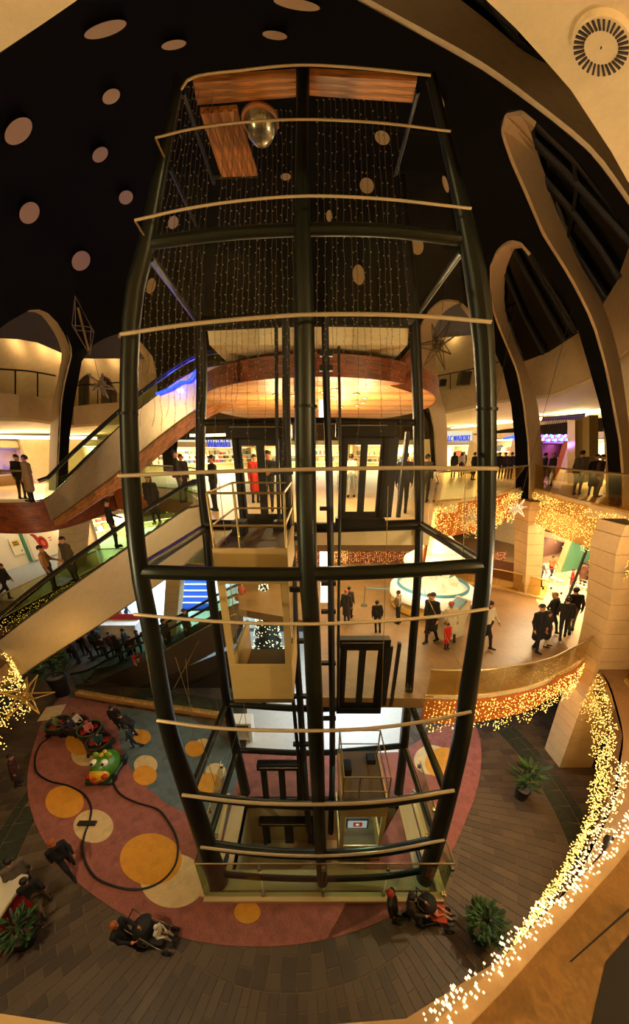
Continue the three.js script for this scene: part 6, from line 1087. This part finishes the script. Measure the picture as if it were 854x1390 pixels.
// ------------------------------------------------------------------ caterpillar ride on the track
{
  const green = std(0x3f7a22, { roughness: .35 }), lime = std(0x8aa432, { roughness: .35 }), yellow = std(0xd8a820, { roughness: .35 }), dkg = std(0x16301a, { roughness: .4 }), eyeW = std(0xe8e4d0, { roughness: .3 }), navy = std(0x161a2c, { roughness: .4 });
  const h = G0(146, 1050), t = thing('caterpillar_engine', 'bright green caterpillar ride engine with a smiling face', 'ride', V(h.x, 0, h.z));
  t.scale.setScalar(.8); const S = (x, y, z, r, sx = 1, sy = 1, sz = 1) => new THREE.SphereGeometry(r, 20, 14).scale(sx, sy, sz).translate(h.x + x, y, h.z + z);
  part(t, 'body', S(0, .55, -.1, .6, 1, .95, 1.25), green); part(t, 'muzzle', S(0, .5, .45, .42, 1.1, .85, .8), yellow); part(t, 'base', box(h.x - .62, h.x + .62, .06, .3, h.z - .9, h.z + .75, .1), dkg);
  for (const s of [-1, 1]) { const ey = part(t, 'eye', S(s * .24, .98, .2, .17), eyeW); part(ey, 'pupil', S(s * .25, 1.04, .33, .07), M.black); part(t, 'cheek', S(s * .36, .58, .62, .13), std(0xb02a1c)); part(t, 'ear', S(s * .3, 1.1, -.15, .15, 1, 1.2, .6), lime); for (const z of [-.55, .4]) part(t, 'wheel', new THREE.CylinderGeometry(.16, .16, .1, 14).rotateZ(Math.PI / 2).translate(h.x + s * .6, .18, h.z + z), M.rubber); }
  part(t, 'mouth', tube([V(h.x - .25, .42, h.z + .74), V(h.x, .32, h.z + .8), V(h.x + .25, .42, h.z + .74)], .035, 6), std(0xa01810)); part(t, 'nose', S(0, .66, .78, .09), std(0xc83020)); part(t, 'crest', [S(0, 1.16, -.1, .1), S(0, 1.1, -.35, .1)], yellow);
  const cars = [[138, 1017, .4, dkg, 'dark green'], [126, 1000, .9, navy, 'navy'], [107, 992, 1.45, std(0x20202a), 'charcoal'], [84, 992, 1.6, std(0x2a1c1e), 'maroon']];
  cars.forEach(([x, y, a, m, nm], i) => {
    const p = G0(x, y), c = thing('ride_car', nm + ' open caterpillar ride car behind the engine', 'ride car', V(p.x, 0, p.z)); c.rotation.y = a; c.scale.setScalar(.8); const add = (n, g, mm) => { const q = geoMesh(Array.isArray(g) ? merged(g) : g, mm); q.name = n; c.add(q); };
    add('tub', lathe([[0, .1], [.5, .1], [.62, .3], [.6, .62], [.54, .62], [.52, .34], [0, .3]], 22).scale(1, 1, 1.1), m); add('rim', new THREE.TorusGeometry(.57, .04, 8, 24).rotateX(Math.PI / 2).scale(1, 1, 1.1).translate(0, .62, 0), i % 2 ? std(0x3a5a20) : std(0x4a2018)); add('bench', box(-.45, .45, .34, .44, -.4, -.05, .03), M.red); add('coupling', rod(V(0, .2, .55), V(0, .2, .95), .04, 6), M.rubber);
    for (const s of [-1, 1]) for (const z of [-.35, .35]) add('wheel', new THREE.CylinderGeometry(.13, .13, .08, 12).rotateZ(Math.PI / 2).translate(s * .52, .14, z), M.rubber);
    const kid = (dx, o) => { const q = V(dx * .8, .14, -.12).applyAxisAngle(YUP, a).add(V(p.x, 0, p.z)); person(o.l, q, Object.assign({ pose: 'sit', turn: a, h: 1.1 }, o)); };
    if (i === 0) kid(0, { l: 'child in teal jacket riding behind the engine', top: 0x1f4a48 }); if (i === 1) kid(0, { l: 'child in pink jacket riding in the navy car', top: 0xc86a68, hat: 0xb85a58 }); if (i === 2) { kid(-.2, { l: 'child in navy hood riding in the charcoal car', top: 0x1c2236, hat: 0x1c2236 }); kid(.25, { l: 'child in white collar riding in the charcoal car', top: 0xb8a890 }); } if (i === 3) kid(0, { l: 'child in olive jacket riding in the maroon car', top: 0x5a5a32, hat: 0x7a7a38 });
  });
}
const lit = (c, k) => std(0xf0e6d0, { emissive: c, emissiveIntensity: k });
// ------------------------------------------------------------------ lit snow village and map stand on the middle level
{
  const c = onY(582, 822, L1), t = thing('snow_village_display', 'round white glowing snow village display on a golden base', 'display', V(c.x, L1, c.z)); t.scale.set(1.05, 1.1, 1.05); const at = V(c.x, L1, c.z);
  part(t, 'base', lathe([[0, 0], [1.6, 0], [1.65, .1], [1.6, .5], [0, .5]], 40, at), std(0xc89a3a, { roughness: .5 })); part(t, 'snow_rim', lathe([[1.6, .48], [1.74, .55], [1.74, .85], [1.55, .95], [1.45, .9], [1.45, .55]], 40, at), lit(0xfff0d0, .4)); part(t, 'blue_band', lathe([[1.46, .9], [1.46, 1.02], [1.4, 1.02], [1.4, .9]], 40, at), std(0x5a9ab8));
  part(t, 'snow_field', lathe([[0, 1.15], [.6, 1.1], [1.1, .95], [1.42, .85], [1.42, .7], [0, .7]], 36, at), lit(0xffecc8, .3));
  for (const [a, r, k] of [[.4, .8, 1], [1.5, .9, .8], [2.6, .75, 1.1], [3.6, .9, .9], [4.6, .8, 1], [5.6, .95, .8]]) { const p = at.clone().add(V(Math.cos(a) * r, .95, Math.sin(a) * r)); part(t, 'house', [box(p.x - .16 * k, p.x + .16 * k, p.y, p.y + .25 * k, p.z - .14 * k, p.z + .14 * k), new THREE.ConeGeometry(.26 * k, .22 * k, 4).rotateY(.78).translate(p.x, p.y + .36 * k, p.z)], lit(0xffdca8, .2)); }
  part(t, 'post', new THREE.CylinderGeometry(.12, .16, 1.2, 14).translate(at.x, at.y + 1.7, at.z), M.white); part(t, 'canopy', lathe([[0, 2.3], [1.0, 2.2], [1.3, 2.0], [1.32, 1.85], [1.2, 1.8], [0, 1.85]], 40, at), lit(0xffefcc, .4)); part(t, 'top_cap', lathe([[0, 3.25], [.12, 3.2], [.14, 3.0], [.4, 2.9], [.6, 2.7], [.85, 2.5], [.9, 2.35], [0, 2.3]], 36, at), lit(0xffefcc, .5));
  lampPoint(at.x - 1.2, L1 + 1.6, at.z + 1.9, 0xffeac0, 5, 8); lampPoint(at.x - .9, L1 + 3.0, at.z + 1.2, 0xffeac0, 4, 8);
  const m = onY(602, 866, L1), u = thing('map_stand', 'cream sloped information stand on the walkway', 'map stand', V(m.x, L1, m.z)); const prof = poly3([[0, 0], [1.0, 0], [1.0, 1.45], [.85, 1.5], [0, .75]], .55); const g = prof.rotateY(.5).translate(m.x - .3, L1, m.z - .2); part(u, 'body', g, std(0xd8c8a0)); part(u, 'map_panel', box(-.02, 1.05, 0, .03, .06, .5, .005).rotateZ(.72).translate(.02, .79, 0).rotateY(.5).translate(m.x - .3, L1, m.z - .2), std(0x5a7a88, { roughness: .3 }));
  const q = onY(494, 822, L1); const st = thing('queue_post', 'slim chrome queue post beside the lit village', 'queue post', V(q.x, L1, q.z)); part(st, 'base', new THREE.CylinderGeometry(.16, .17, .03, 18).translate(q.x, L1 + .015, q.z), M.chrome); part(st, 'pole', rod(V(q.x, L1, q.z), V(q.x, L1 + .95, q.z), .022, 8), M.chrome); part(st, 'belt', bar(V(q.x, L1 + .88, q.z), onY(525, 824, L1).setY(L1 + .88), .01, .05), std(0x6aa0b8));
}
{ // tall dark tree hung with lights, seen through the upper lift car
  const c = G0(366, 903), t = thing('christmas_tree', 'tall dark conical tree hung with white lights behind the raised lift car', 'tree', V(c.x, 0, c.z)); t.scale.set(1, 1.22, 1); const R = seeded(9), at = V(c.x, 0, c.z);
  part(t, 'trunk', new THREE.CylinderGeometry(.12, .16, .6, 10).translate(at.x, .3, at.z), std(0x2a1c10)); for (let i = 0; i < 9; i++) { const y = .4 + i * .46, r = .95 * (1 - i / 10); part(t, 'tier', new THREE.ConeGeometry(r, .75, 20, 2, true).translate(at.x, y + .37, at.z), std(0x0f1c0f)); }
  const gs = []; for (let i = 0; i < 420; i++) { const u = R(), y = .45 + u * 4.0, r = .93 * (1 - u * .92) + .06, a = R() * 6.28; gs.push(new THREE.OctahedronGeometry(.028, 0).translate(at.x + Math.cos(a) * r, y, at.z + Math.sin(a) * r)); } const q = part(t, 'lights', gs, glow(0xffeec0, 3)); q.userData.kind = 'stuff'; part(t, 'red_bow', [ball(at.clone().add(V(-1.0, 4.0, .6)), .2), ball(at.clone().add(V(-1.25, 3.7, .6)), .16)], M.red);
}
// dark hand rail lying along the garlanded gallery edge
{ const a = onY(828, 1138, L1 + .9), b = onY(800, 1192, L1 + .9); single('rail_end', 'short dark end piece of handrail on the curved middle gallery', 'handrail', tube([a, a.clone().lerp(b, .5).add(V(.06, 0, .02)), b], .07, 10), M.darkSteel); }

{ // small cream display frame standing behind the shaft
  const c = G0(330, 1000), t = thing('display_frame', 'small cream open display frame behind the lift shaft on the carpet edge', 'display frame', V(c.x, 0, c.z)), w = .42, h = .95;
  for (const s of [-1, 1]) part(t, 'side', box(c.x + s * w - .06, c.x + s * w + .06, 0, h, c.z - .3, c.z + .3, .01), M.white);
  part(t, 'top', box(c.x - w - .06, c.x + w + .06, h, h + .1, c.z - .3, c.z + .3, .01), M.white); part(t, 'shelf', box(c.x - w, c.x + w, .12, .2, c.z - .3, c.z + .3, .01), M.white); part(t, 'back', box(c.x - w, c.x + w, .2, h, c.z - .3, c.z - .26), M.cabinDark);
}
// ------------------------------------------------------------------ unseen ceiling lamps over the viewer's own gallery; added fill lamps under its edge
for (const [x, z, p, l] of [[9.4, 1.5, 150, 'unseen round warm ceiling light over the walkway side of the garlanded gallery'], [-9.4, 1.5, 85, 'unseen round warm ceiling light over the escalator side of the garlanded gallery']]) {
  const t = thing('unseen_gallery_ceiling_light', l, 'ceiling light', V(x, YC - .06, z));
  part(t, 'bowl', lathe([[0, -.06], [.3, -.05], [.4, 0], [.4, .06]], 24, V(x, YC - .06, z)), glow(0xffe4b0, 3)); lampPoint(x, YC - .45, z, 0xffdaa0, p, 12);  // out of view, placed to light the near ceiling and the hall
}
for (const [x, z, l] of [[-6.4, -1.7, 'added fill lamp under the escalator side edge of the garlanded gallery'], [6.6, -5.2, 'added fill lamp under the walkway side edge of the garlanded gallery']]) {
  const at = V(x, L2 - .5, z), t = thing('added_flood_lamp', l, 'added fill lamp', at);
  part(t, 'housing', box(x - .16, x + .16, at.y, at.y + .14, z - .12, z + .12, .02), M.black); part(t, 'lens', box(x - .13, x + .13, at.y - .012, at.y, z - .09, z + .09), glow(0xffe8bc, 4)); part(t, 'bracket', box(x - .02, x + .02, at.y + .12, L2 - .3, z - .02, z + .02), M.black);
  lampPoint(x, at.y - .2, z, 0xffe2b4, 60, 8);  // fill light added out of view to brighten the ground floor
}
renderer.render(scene, camera);
